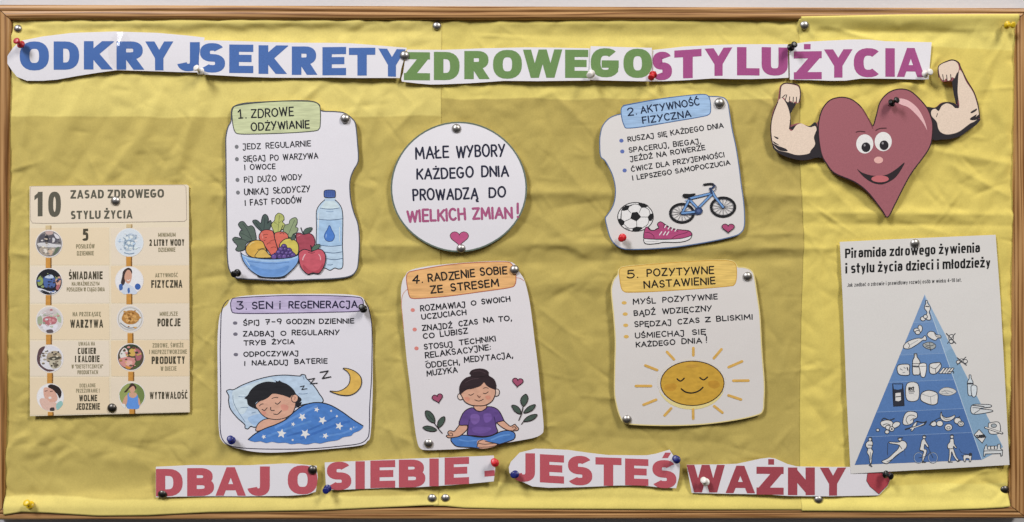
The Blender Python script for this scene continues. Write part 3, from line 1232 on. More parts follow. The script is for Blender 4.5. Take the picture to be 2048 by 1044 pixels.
T['dbaj'] = strip_word(
    "68,232 450,215 800,222 1080,218 1300,205 1480,195 1600,202 1800,222 1812,350 1790,500 1700,530 1500,545 1000,555 600,553 300,555 68,560",
    'W', 'white title strip with the red words DBAJ O', [
        ('D', 70, 355, 255, 550), ('B', 403, 690, 248, 550), ('A', 705, 1033, 240, 548), ('J', 1047, 1293, 230, 548), ('O', 1488, 1808, 216, 528)],
    HR, 10.9, wave((.6, 1.2, .2)), 0)
T['siebie'] = strip_word(
    "48,178 400,165 1000,135 1500,115 1780,105 1795,240 1780,370 1500,395 1000,430 700,440 270,458 110,460 60,400", 'X',
    'white title strip with the red word SIEBIE and a dash', [
        ('S', 65, 320, 174, 464, 170, 460), ('I', 362, 462, 168, 452), ('E', 515, 770, 162, 443, 154, 436), ('B', 808, 1080, 150, 434, 145, 428),
        ('I', 1122, 1220, 135, 418), ('E', 1278, 1527, 126, 404, 118, 394), ('rect', 1685, 1788, 262, 320, 254, 314)], HR, 9.8, wave((.9, 1.1, .45)), 0)
T['jestes'] = strip_word(
    "90,275 110,220 200,125 360,85 500,88 700,100 900,130 1100,155 1350,158 1500,158 1600,140 1735,98 1770,150 1842,250 1832,380 1803,492 "
    "1600,482 1450,467 1200,468 1000,477 800,482 500,485 330,470 220,420 130,370 95,330", 'Y',
    'white title strip with the red word JESTEŚ and a curved edge', [
        ('J', 125, 358, 128, 420, 132, 424), ('E', 408, 655, 140, 428, 155, 444), ('S', 690, 945, 158, 460, 164, 466),
        ('T', 978, 1245, 176, 468, 186, 472), ('E', 1282, 1520, 190, 464, 198, 470), ('S', 1555, 1805, 205, 490, 205, 494, 'Y',
                                                                                     "1660,185 1690,128 1752,128 1718,183")],
    HR, 9.4, wave((1.0, 1.0, .1)), 0)


def red_heart(s):
    p = Part(s, 'printed_heart', None, 'Z')
    p.shape("1740,310 1738,335 1770,387 1853,458 1935,375 1955,325 1955,245 1925,225 1880,222 1855,235 1830,222 1785,222 1750,245", '#a8434c', '#5a3338', 5,
            'ink', False)
    p.done()


T['wazny'] = strip_word(
    "62,185 350,182 530,175 620,155 750,125 830,115 880,122 1000,175 1080,195 1300,200 1560,203 1750,200 1860,205 1960,240 1962,320 1938,380 "
    "1858,465 1845,470 1400,475 1000,470 800,457 400,455 110,448", 'Z', 'white title strip with the red word WAŻNY and a small red heart', [
        ('W', 62, 418, 186, 443), ('A', 425, 697, 192, 448), ('Z', 710, 960, 200, 459), ('rect', 818, 872, 128, 180), ('N', 1000, 1250, 205, 462),
        ('Y', 1285, 1557, 208, 468)], '#9a444e', 10.0, wave((.9, 1.2, .6)), 0, extra=red_heart)


# ------------------------------------------------------------------ card 1
def tab(s, pts, view, hexs, line, lw, kind='pencil', lines=(), lettercol=INK):
    p = Part(s, 'heading_tab', None, view)
    p.fill(pts, hexs, kind)
    p.line(pts, lw, line, True, True)
    o = p.done()
    q = Part(s, 'heading_lettering', o, view)
    for L_ in lines:
        q.hand(*L_[:6], w=L_[6] if len(L_) > 6 else 10, hexs=lettercol, space=L_[7] if len(L_) > 7 else .62)
    q.done()
    return o


def bullets(s, view, pts, r, hexs):
    s.layer = .12
    for x, y in pts:
        Part(s, 'bullet_dot', None, view).ell(x, y, r[0], r[1], hexs, kind='ink').done()


def texts(s, view, groups, w, space=.8):
    """each bullet point is one printed paragraph"""
    for g in groups:
        s.layer = .12
        p = Part(s, 'lettering', None, view)
        for L_ in g:
            if isinstance(L_[0], str) and len(L_) > 6:
                p.view(L_[6])
            p.hand(*L_[:6], w=w if len(L_) < 8 else L_[7], space=space)
            p.view(view)
        p.done()


O1 = ("464,222 468,214 480,209 500,206 560,203 603,202 628,204 640,211 643,222 672,224 690,227 705,238 712,250 716,290 717,322 708,340 702,355 700,372 "
      "702,400 708,425 716,448 719,480 717,520 713,540 700,552 670,557 620,559 560,561 520,559 475,556 462,545 456,520 455,460 454,380 453,300 "
      "453,275 457,255 463,243")
s = Sheet('advice_card', O1, '#d8d5db', 'white cut-out card on healthy eating with fruit bowl and water bottle', 'card', 'illustrated advice cards',
          'px', 8.6, 60, wave((1.0, .6, .05)))
C1 = s
Part(s, 'border_line').line(O1, 2.2, '#4c515c', True, True).done()
tab(s, "132,230 130,180 142,140 165,120 300,95 600,70 850,68 980,75 1040,110 1053,180 1052,300 1040,355 980,380 700,400 400,410 220,410 165,390 142,320",
    'I', '#bfc59c', '#41463f', 9, lines=[("1.", 200, 248, 285, 245, 92, 12), ("ZDROWE", 335, 240, 772, 217, 84, 12),
                                        ("ODŻYWIANIE", 335, 375, 938, 345, 78, 12)])
bullets(s, 'I', [(180, 543), (183, 672), (189, 888), (194, 1020)], (20, 21), '#75757a')
texts(s, 'I', [[("JEDZ REGULARNIE", 250, 570, 952, 536, 56)], [("SIĘGAJ PO WARZYWA", 255, 697, 1028, 665, 55), ("I OWOCE", 267, 783, 583, 772, 52)],
               [("PiJ DUŻO WODY", 264, 915, 858, 883, 55)],
               [("UNIKAJ SŁODYCZY", 250, 100, 900, 66, 58, 'J'), ("I FAST FOODÓW", 258, 206, 815, 176, 53, 'J')]], 8.5)

LN = '#23262e'
p = Part(s, 'water_bottle_picture', None, 'J')
p.fill("1040,135 1042,150 1000,190 965,240 960,300 962,420 958,560 962,640 960,760 965,830 985,842 1020,828 1050,828 1095,848 1140,825 1180,835 1218,815 1222,700 "
       "1218,600 1222,420 1222,300 1210,230 1180,180 1148,150 1146,130", '#b4c9e2', 'marker')
p.fill("985,350 1210,350 1215,600 985,605", '#a2bfe2', 'marker', False)
p.fill("1050,160 1140,160 1175,200 1195,235 1000,235", '#c6d6ea', 'marker', False)
p.line("1042,150 1000,190 968,240 960,300 962,420 958,560 962,640 960,760 965,830 985,842 1020,828 1050,828 1095,848 1140,825 1180,835 1218,815 1222,700 "
       "1218,600 1222,420 1222,300 1210,230 1180,180 1148,150", 8, LN)
for y, a, b_ in ((237, 1000, 1190), (345, 968, 1218), (605, 1000, 1215), (672, 1040, 1215), (738, 1060, 1215)):
    p.line([(a, y - 6), ((a + b_) / 2, y + 4), (b_, y - 8)], 6, '#3d5577')
p.line("1060,262 1100,266 1130,262", 4, '#7d97b8').line("1070,792 1095,796 1118,790", 5, '#3d5577')
p.line("985,280 980,420", 7, '#d9e3f0').line("1190,420 1188,560", 5, '#cfdcec')
ob = p.done()
q = Part(s, 'bottle_cap', ob, 'J')
q.shape("1040,62 1060,52 1100,50 1140,54 1150,70 1150,115 1140,124 1095,128 1045,122 1038,100", '#4a62a0', LN, 7, 'pencil')
for x in (1060, 1078, 1098, 1118, 1136):
    q.line([(x, 65), (x, 112)], 4, '#2e3f70')
q.done()
Part(s, 'water_drop', ob, 'J').shape("1090,402 1112,445 1136,490 1138,520 1120,552 1088,560 1058,550 1040,520 1045,485 1068,445", '#4f7cc4', '#2c4a86', 6, 'marker') \
    .line("1060,490 1056,520", 8, '#8fb0df').done()
# leaves
p = Part(s, 'leaf_greens_picture', None, 'J')
GD, GY, GM = '#58665d', '#aeb36b', '#8c9a76'
p.shape("300,560 262,590 250,640 190,658 160,640 178,605 140,560 132,535 160,518 220,530 198,495 210,455 225,450 190,400 205,368 240,365 270,400 285,412 "
        "320,405 345,430 358,480 362,545", GD, LN, 7, 'marker')
p.line("330,560 280,450 232,385", 4, LN).line("300,580 240,545 160,540", 4, LN).line("320,540 260,500 215,480", 3, LN)
p.shape("425,465 370,420 335,375 335,352 372,350 410,380 420,340 432,305 455,292 478,310 486,350 478,380 505,352 515,380 500,430 470,460", '#4c5a56', LN, 7, 'marker')
p.line("440,455 452,330", 4, LN).line("420,450 360,375", 4, LN)
p.shape("548,480 530,440 515,400 525,375 548,350 555,310 580,283 605,283 635,305 640,345 625,365 650,395 640,430 610,450 590,470", GY, LN, 6, 'marker')
p.line("580,470 596,300", 4, '#5d663f').line("585,400 545,370", 3, '#5d663f').line("590,380 625,345", 3, '#5d663f')
p.shape("640,480 635,440 650,400 690,385 700,350 740,325 768,335 770,380 755,415 778,430 765,470 730,490 720,520 690,520", GM, LN, 6, 'marker')
p.line("680,500 745,350", 4, '#4c5848').line("600,470 630,400", 6, LN)
p.done()
p = Part(s, 'apple_picture', None, 'J', 'dark red apple behind the bowl')
p.shape("760,490 800,478 835,492 880,480 925,500 945,550 942,600 925,650 880,680 800,670 770,600", '#a14a58', LN, 8, 'marker')
p.line("835,492 820,460 808,425", 9, LN).shape("830,480 850,440 885,425 918,425 910,455 870,485", '#4d5f56', LN, 6, 'marker').line("770,510 800,500", 7, '#c77b85')
p.done()
p = Part(s, 'tomato_picture', None, 'J')
p.shape("545,490 580,468 640,468 680,500 675,560 640,610 590,640 560,570", '#cc6a5c', LN, 7, 'marker').line("600,485 625,475 640,490", 5, LN).done()
p = Part(s, 'carrot_picture', None, 'J')
p.shape("395,500 420,460 460,445 510,450 535,470 550,540 572,620 575,670 545,700 520,705 480,650 430,580 400,540", '#cb675a', LN, 8, 'marker')
for a in ("430,500 465,490 480,495", "450,525 470,520", "500,560 545,545 558,550", "470,590 490,575 505,578", "510,625 540,615 560,622", "440,555 455,548"):
    p.line(a, 5, '#6d332f')
p.line("420,480 430,530", 7, '#dd938a')
p.done()
p = Part(s, 'lemon_picture', None, 'J', 'pale yellow fruit behind the grapes')
p.shape("595,610 615,565 660,535 720,535 770,570 785,630 770,690 700,700 620,690", '#c9bb5c', LN, 8, 'marker').shape("710,545 720,510 745,490 750,520 735,545", '#4d5f56', LN, 5)
p.done()
p = Part(s, 'pepper_picture', None, 'J')
p.shape("262,640 275,600 320,560 380,548 430,565 455,620 480,680 520,715 360,725 280,690", '#d0a650', LN, 8, 'marker')
p.shape("360,720 375,670 410,640 450,645 490,690 520,720", '#cfae5d', LN, 6, 'marker').line("300,600 315,580 345,568", 8, '#e3c98a').line("380,640 450,628", 5, LN)
p.done()
p = Part(s, 'grapes_picture', None, 'J')
for i, (x, y) in enumerate([(640, 612), (610, 640), (655, 640), (690, 650), (588, 672), (628, 676), (668, 682), (708, 680), (560, 700), (600, 708), (645, 712), (690, 712), (728, 698), (540, 712)]):
    p.ell(x, y, 27, 26, ['#5b4784', '#664f90', '#4e3d76'][i % 3], '#2b2440', 5, kind='marker').ell(x - 7, y - 8, 6, 5, '#8d7cb0')
p.done()
p = Part(s, 'blue_bowl_picture', None, 'J')
p.shape("213,670 230,690 300,715 420,732 560,735 700,722 770,700 795,675 790,720 765,790 700,860 640,905 560,918 440,915 380,895 300,840 240,760", '#7ba1d4', LN, 8, 'marker')
p.fill("225,690 300,722 420,742 560,745 700,732 780,702 776,722 690,752 560,768 420,762 300,742 228,708", '#9dbbe2', 'marker', False)
p.fill("300,790 420,830 560,838 690,800 640,880 560,905 440,900 370,875", '#6a93cc', 'marker')
p.line("285,758 420,775 560,780 690,765", 4, '#4a6fa8').line("385,900 395,912 560,922 640,912 655,900", 8, LN).line("255,735 300,800", 7, '#b9cfea')
p.done()
p = Part(s, 'apple_picture', None, 'J', 'large pinkish red apple in front of the bottle')
p.shape("785,700 800,660 850,640 915,660 960,638 1015,645 1048,690 1050,760 1025,830 985,878 925,872 880,885 835,855 800,800", '#c05a67', LN, 9, 'marker')
p.line("915,665 915,640 905,600", 9, LN).shape("915,650 925,615 955,595 998,592 985,625 950,648", '#56705f', LN, 6, 'marker')
p.line("850,690 832,720 826,745", 9, '#e7b8bd').line("985,690 1000,715 1003,745", 8, '#dfa5ac').line("880,668 915,678 945,668", 5, '#5f2a33')
p.fill("830,790 900,850 980,840 1020,780 1030,800 985,870 925,862 880,874 840,845", '#ad4a58', 'marker')
p.done()

# ------------------------------------------------------------------ card 2
O2 = ("1243,226 1245,214 1255,210 1317,199 1372,192 1404,189.5 1416,193 1436,194 1448,197 1455,207 1458,226 1463,258 1471,296 1477,335 1480,360 1482,375 1486,404 1488,434 "
      "1487,454 1481,465 1466,472.6 1420,483 1358.5,493 1312.6,497 1274,498.6 1250,498 1233,491 1220.6,475.6 1213,449.6 1210.7,436 1214.5,430 "
      "1223.7,416 1229,400.6 1230.6,380.6 1228,362 1222,344 1210,322 1201,313 1199,289 1200,271 1204.6,253 1217,238 1232,231 1241,229")
s = Sheet('advice_card', O2, '#d3cfcd', 'white cut-out card on physical activity with ball, shoe and bicycle', 'card', 'illustrated advice cards', 'px', 8.8, 120,
          wave((1.2, .55, .05)))
C2 = s
Part(s, 'border_line').line(O2, 2.0, '#5b6f92', True, True).done()
tab(s, "283,250 288,205 305,185 360,168 700,105 1000,65 1180,52 1240,70 1262,130 1265,235 1240,275 1150,300 800,360 500,410 350,422 320,400 295,330", 'P',
    '#98b4d4', '#3f5f8d', 9, lines=[("2.", 362, 283, 458, 272, 80, 12), ("AKTYWNOŚĆ", 505, 262, 1145, 165, 70, 12), ("FIZYCZNA", 525, 372, 1050, 297, 68, 12)],
    lettercol='#1b2740')
bullets(s, 'P', [(287, 560), (297, 678), (323, 886)], (23, 21), '#5d6da8')
texts(s, 'P', [[("RUSZAJ SIĘ KAŻDEGO DNIA", 362, 570, 1405, 416, 50)], [("SPACERUJ, BIEGAJ,", 374, 688, 1158, 588, 52), ("JEŹDŹ NA ROWERZE", 392, 786, 1203, 658, 50)],
               [("ĆWICZ DLA PRZYJEMNOŚCI", 400, 898, 1415, 738, 50), ("I LEPSZEGO SAMOPOCZUCIA", 415, 992, 1478, 822, 48)]], 9, .62)
p = Part(s, 'football_picture', None, 'Q')
p.ell(527, 548, 232, 188, '#dcdad9', '#17171a', 11)
BK = '#202022'
p.fill("480,490 550,482 600,548 540,605 460,570", BK, smooth=False)
p.fill("340,465 355,430 400,398 445,398 450,408 430,455 380,468", BK, smooth=False).fill("560,365 640,372 695,400 660,428 605,428 570,395", BK, smooth=False)
p.fill("758,500 757,560 735,600 700,600 685,548 715,510", BK, smooth=False).fill("305,575 335,568 385,605 378,645 345,665 318,640", BK, smooth=False)
p.fill("485,730 490,695 535,675 605,680 620,700 580,725 530,735", BK, smooth=False)
for a in ("430,455 465,495", "605,428 600,430 575,490", "600,548 690,550", "540,605 545,680", "460,570 385,605", "340,465 345,530 340,570", "445,400 520,380 580,395",
          "660,428 700,455 715,510", "700,600 680,650 615,690", "378,645 430,690 490,698", "450,408 480,395"):
    p.line(a, 6, BK)
p.line("345,480 330,560 350,600", 5, '#3a3a3d').line("400,690 450,712", 5, '#3a3a3d')
p.done()
p = Part(s, 'running_shoe_picture', None, 'Q')
p.shape("640,830 635,770 650,705 670,680 700,690 730,722 770,722 805,700 830,690 812,650 825,622 860,612 905,640 960,675 1040,705 1130,718 1210,725 1250,750 1262,780 "
        "1240,800 1130,828 1000,838 800,838 700,834", '#a94a74', BK, 10, 'marker')
p.shape("640,832 700,836 850,842 1000,838 1130,828 1235,798 1262,780 1240,830 1170,865 1050,880 900,878 820,892 720,902 660,895 638,870", '#dad8d8', BK, 9)
p.line("690,690 720,718 770,722 810,700", 12, BK).line("890,690 900,640", 5, BK).line("900,640 960,690 1060,725 1080,740", 6, BK)
p.line("655,750 710,755 760,790 770,830", 6, '#4d2336').line("1000,830 1060,790 1180,755 1215,735", 6, '#4d2336')
for x, y in ((915, 670), (960, 690), (1005, 705), (1050, 718)):
    p.line([(x + 8, y - 12), (x - 10, y + 16)], 13, '#dcd9da')
for x in (855, 905, 948):
    p.line([(x + 12, 742), (x - 14, 782)], 14, '#dad3d6')
p.line("660,870 740,868 830,862", 4, '#a9a7a8')
p.done()
p = Part(s, 'bicycle_picture', None, 'Q')
for cx, cy, rx, ry in ((1130, 500, 152, 120), (1663, 420, 155, 122)):
    p.ell(cx, cy, rx, ry, None, '#1d1d20', 32)
    p.ell(cx, cy, rx - 22, ry - 20, None, '#55585f', 4)
    for k in range(14):
        a = k * math.pi / 7 + .2
        p.line([(cx, cy), (cx + (rx - 16) * math.cos(a), cy + (ry - 14) * math.sin(a))], 5, '#3c3f47', False)
    p.ell(cx, cy, 24, 20, '#2a2d36')
BL, BO = '#6f97c8', '#2c3c5c'
for a in ("1225,310 1520,240", "1520,250 1345,430", "1225,320 1340,445", "1225,320 1130,500", "1130,500 1330,480", "1520,215 1560,290 1663,420"):
    p.line(a, 38, BO, False).line(a, 22, BL, False)
p.line("1225,320 1215,280", 22, BO, False).line("1515,240 1495,180", 30, BO, False).line("1500,190 1545,150 1530,120", 24, BO)
p.ell(1345, 470, 48, 44, '#34466e', BO, 10).ell(1345, 470, 22, 20, '#52658f').line("1150,520 1330,515", 8, BO, False)
p.shape("1140,265 1160,250 1230,252 1290,246 1298,258 1240,285 1190,298 1150,290", '#1d1d20', '#111114', 6)
p.line("1415,128 1500,118 1540,130", 26, '#1d1d20').line("1535,120 1570,150 1560,200 1545,210", 9, '#3c4660').ell(1185, 332, 14, 12, '#8fa6c4')
p.done()
Part(s, 'heart_picture', None, 'Q').heart(1730, 690, 160, 118, 0, '#a84c72', BK, 10).done()

# ------------------------------------------------------------------ card 3
O3 = ("436.5,676.7 439.7,636 446,618.7 455.8,609 463.8,597.7 494.4,591 575,587.7 671.6,587.7 712,590.5 726.4,596 731,607 737.7,618.7 742.5,634.8 745.7,676.7 745.7,740 "
      "745,796.6 741,869 734.5,882.8 723,890.4 679,896 602,902 541,904.8 497,901 458.7,890.4 445.3,881 439.6,863.6 437.7,815.8 436.7,739")
s = Sheet('advice_card', O3, '#d8d5dc', 'white cut-out card on sleep with a boy asleep under a starry blanket', 'card', 'illustrated advice cards', 'px', 8.8, 40,
          wave((1.1, .55, .1)))
C3 = s
p = Part(s, 'border_line', None, 'L')
p.line("147,-628 115,-600 88,-552 72,-480 68,-380 62,-100 65,100 68,400 60,600 65,750 90,830 150,885 300,915 600,928 1000,925 1300,900 1500,875 1580,830 1610,750 1615,500 1635,200 "
       "1640,0 1643,-250 1634,-420 1600,-560 1565,-625", 9, '#2f2b40')
p.done()
tab(s, "202,180 205,150 220,115 270,98 600,78 1000,66 1500,72 1780,90 1830,115 1845,165 1835,230 1780,262 1400,275 900,285 500,290 260,285 215,255", 'K', '#b7abc9', '#3b3050', 11,
    lines=[("3.", 283, 238, 405, 235, 88, 14), ("SEN", 472, 232, 722, 227, 82, 14), ("i", 814, 226, 816, 226, 80, 14), ("REGENERACJA", 926, 222, 1770, 218, 80, 14)],
    lettercol='#22203a')
bullets(s, 'K', [(258, 408), (262, 545), (268, 798)], (28, 21), '#6e6b78')
texts(s, 'K', [[("ŚPIJ", 362, 435, 560, 430, 58), ("7-9", 638, 422, 830, 420, 60), ("GODZIN", 898, 418, 1235, 415, 54), ("DZIENNIE", 1302, 415, 1728, 410, 56)],
               [("ZADBAJ", 362, 570, 740, 567, 58), ("O", 825, 560, 886, 560, 54), ("REGULARNY", 965, 556, 1545, 552, 58), ("TRYB", 368, 682, 636, 675, 54), ("ŻYCIA", 717, 668, 990, 665, 52)],
               [("ODPOCZYWAJ", 368, 822, 1040, 810, 56), ("I", 378, 934, 380, 934, 52), ("NAŁADUJ", 470, 930, 912, 922, 58), ("BATERIE", 998, 912, 1396, 903, 56)]], 11)
p = Part(s, 'pillow_picture', None, 'L')
p.shape("128,322 160,305 205,305 300,255 450,200 600,165 740,155 890,165 905,150 945,155 960,190 1030,260 1085,340 1125,440 900,470 600,620 440,695 380,690 350,715 320,705 315,668 240,600 "
        "170,510 150,430 152,370", '#b5c8e2', LN, 10, 'marker')
p.fill("190,330 300,280 450,225 600,190 600,300 400,420 300,560 210,500", '#c3d2e8', 'marker')
p.fill("350,600 480,560 560,615 470,680 400,670", '#9cb8da', 'marker')
for a in ("255,378 300,382 345,378", "275,495 320,490 350,492", "390,550 430,540", "880,350 930,352 970,345", "920,160 935,200", "195,365 200,430 240,520 320,640"):
    p.line(a, 5, '#5f7796')
p.done()
p = Part(s, 'sleeping_boy_picture', None, 'L')
SK = '#d0a28c'
p.shape("445,740 440,690 480,640 540,612 640,605 740,600 720,640 600,690", SK, LN, 9, 'marker')
p.shape("430,470 460,520 500,570 560,605 650,618 740,600 810,555 840,490 850,440 870,420 865,375 830,355 760,330 620,340 480,420", SK, LN, 9, 'marker')
p.fill("690,470 730,460 770,480 760,520 710,520", '#cf9080', 'marker').fill("490,540 520,530 540,550 520,575", '#cf9080', 'marker')
HA = '#26262a'
p.fill("315,395 350,360 380,310 430,265 490,235 560,222 640,228 630,208 660,220 680,210 700,225 760,250 820,300 855,355 905,400 900,430 880,440 910,440 880,490 850,480 850,440 868,400 "
       "850,365 810,365 785,395 740,385 690,360 610,350 560,390 500,420 440,430 430,470 450,510 390,490 350,460 340,410", HA, 'pencil', True)
p.ell(838, 398, 34, 42, SK, LN, 8, 15, 'marker')
p.fill("640,375 690,360 790,395 800,420 780,440 700,400", SK, 'marker').line("600,400 630,388 662,390", 7, LN)
p.line("825,380 845,390 830,410", 5, '#8d5f50')
p.line("635,445 660,458 690,430", 8, LN).line("498,512 525,522 550,495", 8, LN).line("470,475 490,458 510,455", 7, LN)
p.line("588,490 590,520 625,522", 8, LN).line("618,560 660,562 700,525", 8, LN).line("420,455 440,430 470,420", 8, HA)
p.done()
p = Part(s, 'blanket_picture', None, 'L')
p.fill("355,825 420,770 520,715 640,670 740,620 830,540 920,475 1020,445 1120,445 1220,475 1330,540 1440,620 1545,685 1510,735 1450,760 1420,790 1340,805 1280,835 1180,850 1100,870 1040,862 "
       "960,880 880,868 800,875 740,860 660,862 600,850 540,862 480,845 420,850", '#4d7cc0', 'marker')
for a, b_, c in (("640,700 900,560 1060,480", 26, '#6390cf'), ("560,790 800,700 1000,640", 22, '#5c8ac8'), ("900,820 1200,700 1400,640", 24, '#406db4'), ("760,790 1000,720 1250,600", 18, '#3f6bb0'),
                 ("1100,800 1350,760 1480,700", 20, '#5f8ccb')):
    p.line(a, b_, c, kind='marker')
p.line("355,825 420,770 520,715 640,670 740,620 830,540 920,475 1020,445 1120,445 1220,475 1330,540 1440,620 1545,685", 11, LN)
for x, y, r_, q_ in ((915, 592, 44, 20), (1125, 628, 46, 10), (1298, 688, 44, 0), (700, 765, 52, -10), (945, 768, 54, 12), (1155, 790, 34, 5), (820, 667, 24, 0), (515, 798, 26, 30), (1065, 515, 30, 0),
                    (1215, 530, 15, 0), (1275, 585, 16, 20), (1420, 718, 17, 0), (815, 832, 15, 0), (1450, 700, 9, 10)):
    p.star(x, y, r_, q_, '#dcdcdf')
p.done()
p = Part(s, 'moon_picture', None, 'L')
p.shape("1342,85 1400,90 1470,120 1520,170 1533,230 1515,290 1460,345 1390,368 1310,362 1240,340 1205,322 1280,325 1340,305 1390,265 1412,215 1410,160 1385,120", '#d6ae58', LN, 9, 'marker').done()
p = Part(s, 'snoring_letters', None, 'L')
p.line("895,275 938,265 910,305 965,295", 7, INK, False).line("980,200 1045,188 1000,245 1072,238", 9, INK, False).line("1102,125 1185,110 1125,190 1212,172", 11, INK, False)
p.done()

# ------------------------------------------------------------------ round card in the middle
ring = [(918 + 136 * math.cos(math.radians(a)) * (1 + .008 * math.sin(math.radians(3 * a))), 374 + 129.6 * math.sin(math.radians(a)) * (1 + .006 * math.cos(math.radians(4 * a))))
        for a in range(0, 360, 6)]
s = Sheet('round_card', ring, '#d8d5da', 'round white card about small choices with a pink heart at its bottom', 'card', None, 'px', 9.2, 100, wave((1.3, .5, .0)), 'paper', False)
C0 = s
p = Part(s, 'border_line')
p.line([(918 + (x - 918) * .988, 374 + (y - 374) * .988) for x, y in ring], 3.0, '#5f6b60', False, True).done()
p = Part(s, 'lettering', None, 'M')
for a in (("MAŁE", 226, 316, 458, 306, 80), ("WYBORY", 518, 306, 862, 295, 80), ("KAŻDEGO", 234, 462, 634, 448, 72), ("DNIA", 699, 445, 888, 440, 70), ("PROWADZĄ", 208, 614, 668, 602, 74),
          ("DO", 752, 592, 866, 588, 68)):
    p.hand(*a, w=11, hexs='#25273a')
p.done()
p = Part(s, 'lettering', None, 'M', 'words in pinkish purple marker')
for a in (("WIELKICH", 166, 767, 578, 754, 78), ("ZMIAN", 637, 750, 914, 740, 74), ("!", 956, 737, 957, 737, 92)):
    p.hand(*a, w=14, hexs='#a2557a', kind='marker')
p.done()
Part(s, 'heart_picture', None, 'M').heart(536, 884, 132, 104, 0, '#b5547e', '#5c4048', 5).done()

# ------------------------------------------------------------------ card 4
O4 = ("802.6,580 805.8,560 812,550 816,543.7 832,537 874,530 937.5,524.7 990,522 1019.7,523.5 1032,531 1040,545.8 1049,560.6 1057.6,594 1064,636 1069,678.6 1075,725 1079.6,770 1085.6,830.7 1087,857 "
      "1083.6,867 1067.5,875 1031,882 995,888 961,893 930.8,897 890.6,899 852,900 840,896 834,881 828,840.8 820,770 814,720 808,657.5 803.7,615")
s = Sheet('advice_card', O4, '#d6d1d4', 'tilted white cut-out card on stress with a girl meditating', 'card', 'illustrated advice cards', 'px', 9.0, 115, wave((1.2, .5, .08)))
C4 = s
p = Part(s, 'border_line', None, 'N')
p.line("118,325 85,360 68,410 64,480 72,560 85,700", 5, '#c58a70').line("1150,215 1190,222 1225,245", 5, '#b8705a').done()
tab(s, "112,235 115,190 130,168 180,150 500,95 800,70 1050,66 1105,85 1140,140 1148,210 1138,280 1080,310 800,350 500,390 250,410 170,410 140,390 120,300", 'N', '#dbaa72', '#a95f48', 8,
    lines=[("4.", 172, 266, 268, 262, 72, 12), ("RADZENIE", 322, 254, 758, 205, 68, 12), ("SOBIE", 815, 195, 1062, 175, 66, 12), ("ZE", 345, 362, 455, 350, 62, 12), ("STRESEM", 538, 340, 983, 292, 64, 12)],
    lettercol='#231f1d')
bullets(s, 'N', [(171, 521), (189, 705), (206, 884)], (20, 18), '#d08078')
texts(s, 'N', [[("ROZMAWIAJ", 247, 530, 668, 492, 50), ("O", 726, 476, 770, 472, 42), ("SWOICH", 826, 465, 1093, 436, 46), ("UCZUCIACH", 260, 610, 676, 562, 46)],
               [("ZNAJDŹ", 264, 716, 545, 688, 48), ("CZAS", 610, 672, 785, 652, 46), ("NA", 846, 640, 938, 632, 44), ("TO,", 985, 628, 1108, 620, 44), ("CO LUBISZ", 274, 792, 692, 740, 46)],
               [("STOSUJ", 282, 893, 548, 868, 48), ("TECHNIKI", 615, 852, 956, 812, 46), ("RELAKSACYJNE:", 293, 976, 910, 895, 50), ("ODDECH,", 312, 175, 645, 142, 52, 'O', 9),
                ("MEDYTACJA,", 693, 122, 1172, 72, 52, 'O', 9), ("MUZYKA", 322, 255, 622, 218, 52, 'O', 9)]], 9)
Part(s, 'ink_stroke', None, 'O').line("302,115 330,105", 7, INK).done()
p = Part(s, 'meditating_girl_picture', None, 'O')
OL = '#2a1f22'
SK = '#cfa088'
p.shape("560,905 565,870 610,850 700,845 800,860 880,865 960,850 1050,810 1120,798 1180,815 1195,850 1180,885 1120,910 1040,935 1000,945 930,965 860,980 780,970 700,965 610,955", '#4a77b8', OL, 10, 'marker')
p.fill("820,905 870,890 940,910 1000,925 1015,945 960,965 880,978 825,965", SK, 'marker').line("815,965 830,910 870,890", 8, OL).line("830,925 900,935 1000,925 1010,945 930,962 830,965", 6, OL)
p.line("900,905 950,915 1040,935", 8, OL).line("640,890 720,905 810,895", 14, '#5f8bc8', kind='marker').line("960,890 1060,850 1140,840", 16, '#6290cc', kind='marker')
p.shape("650,740 715,745 715,790 650,850 600,865 560,870 530,870 512,855 520,845 540,845 525,820 545,800 590,805 620,770", SK, OL, 9, 'marker')
p.shape("1010,710 1075,700 1120,735 1150,755 1190,735 1205,750 1228,775 1220,795 1180,800 1120,795 1050,755", SK, OL, 9, 'marker')
p.line("545,850 575,850 565,825 545,825", 7, OL).line("1180,790 1205,780 1190,760 1165,765", 7, OL)
p.shape("790,548 905,545 905,575 880,600 840,605 800,590", SK, OL, 7, 'marker')
p.shape("640,740 660,660 700,600 770,570 810,600 860,605 905,580 925,560 990,570 1040,610 1080,690 1075,700 1010,720 1005,760 1020,810 960,845 880,858 800,850 722,840 730,760 715,745", '#5f4784', OL, 9, 'marker')
p.fill("760,640 830,640 840,700 790,740 755,700", '#75599a', 'marker').fill("880,640 950,630 960,690 900,720", '#71559a', 'marker').fill("770,770 900,760 960,780 900,820 800,825", '#6c5294', 'marker')
p.line("722,840 730,760 740,690", 6, '#33284c').line("1005,760 995,700 985,660", 6, '#33284c').line("790,575 840,612 915,570", 6, '#33284c')
p.ell(652, 460, 28, 32, '#d8c4ba', OL, 8, -10, 'marker').ell(1012, 420, 27, 36, '#d8c4ba', OL, 8, 10, 'marker')
p.shape("660,420 672,470 700,515 760,545 830,552 900,545 960,510 990,460 1000,400 960,340 860,310 740,330", SK, OL, 9, 'marker')
p.fill("690,470 730,465 745,495 715,510", '#cf8f7a', 'marker').fill("900,455 945,450 950,480 915,490", '#cf8f7a', 'marker')
HD = '#33272b'
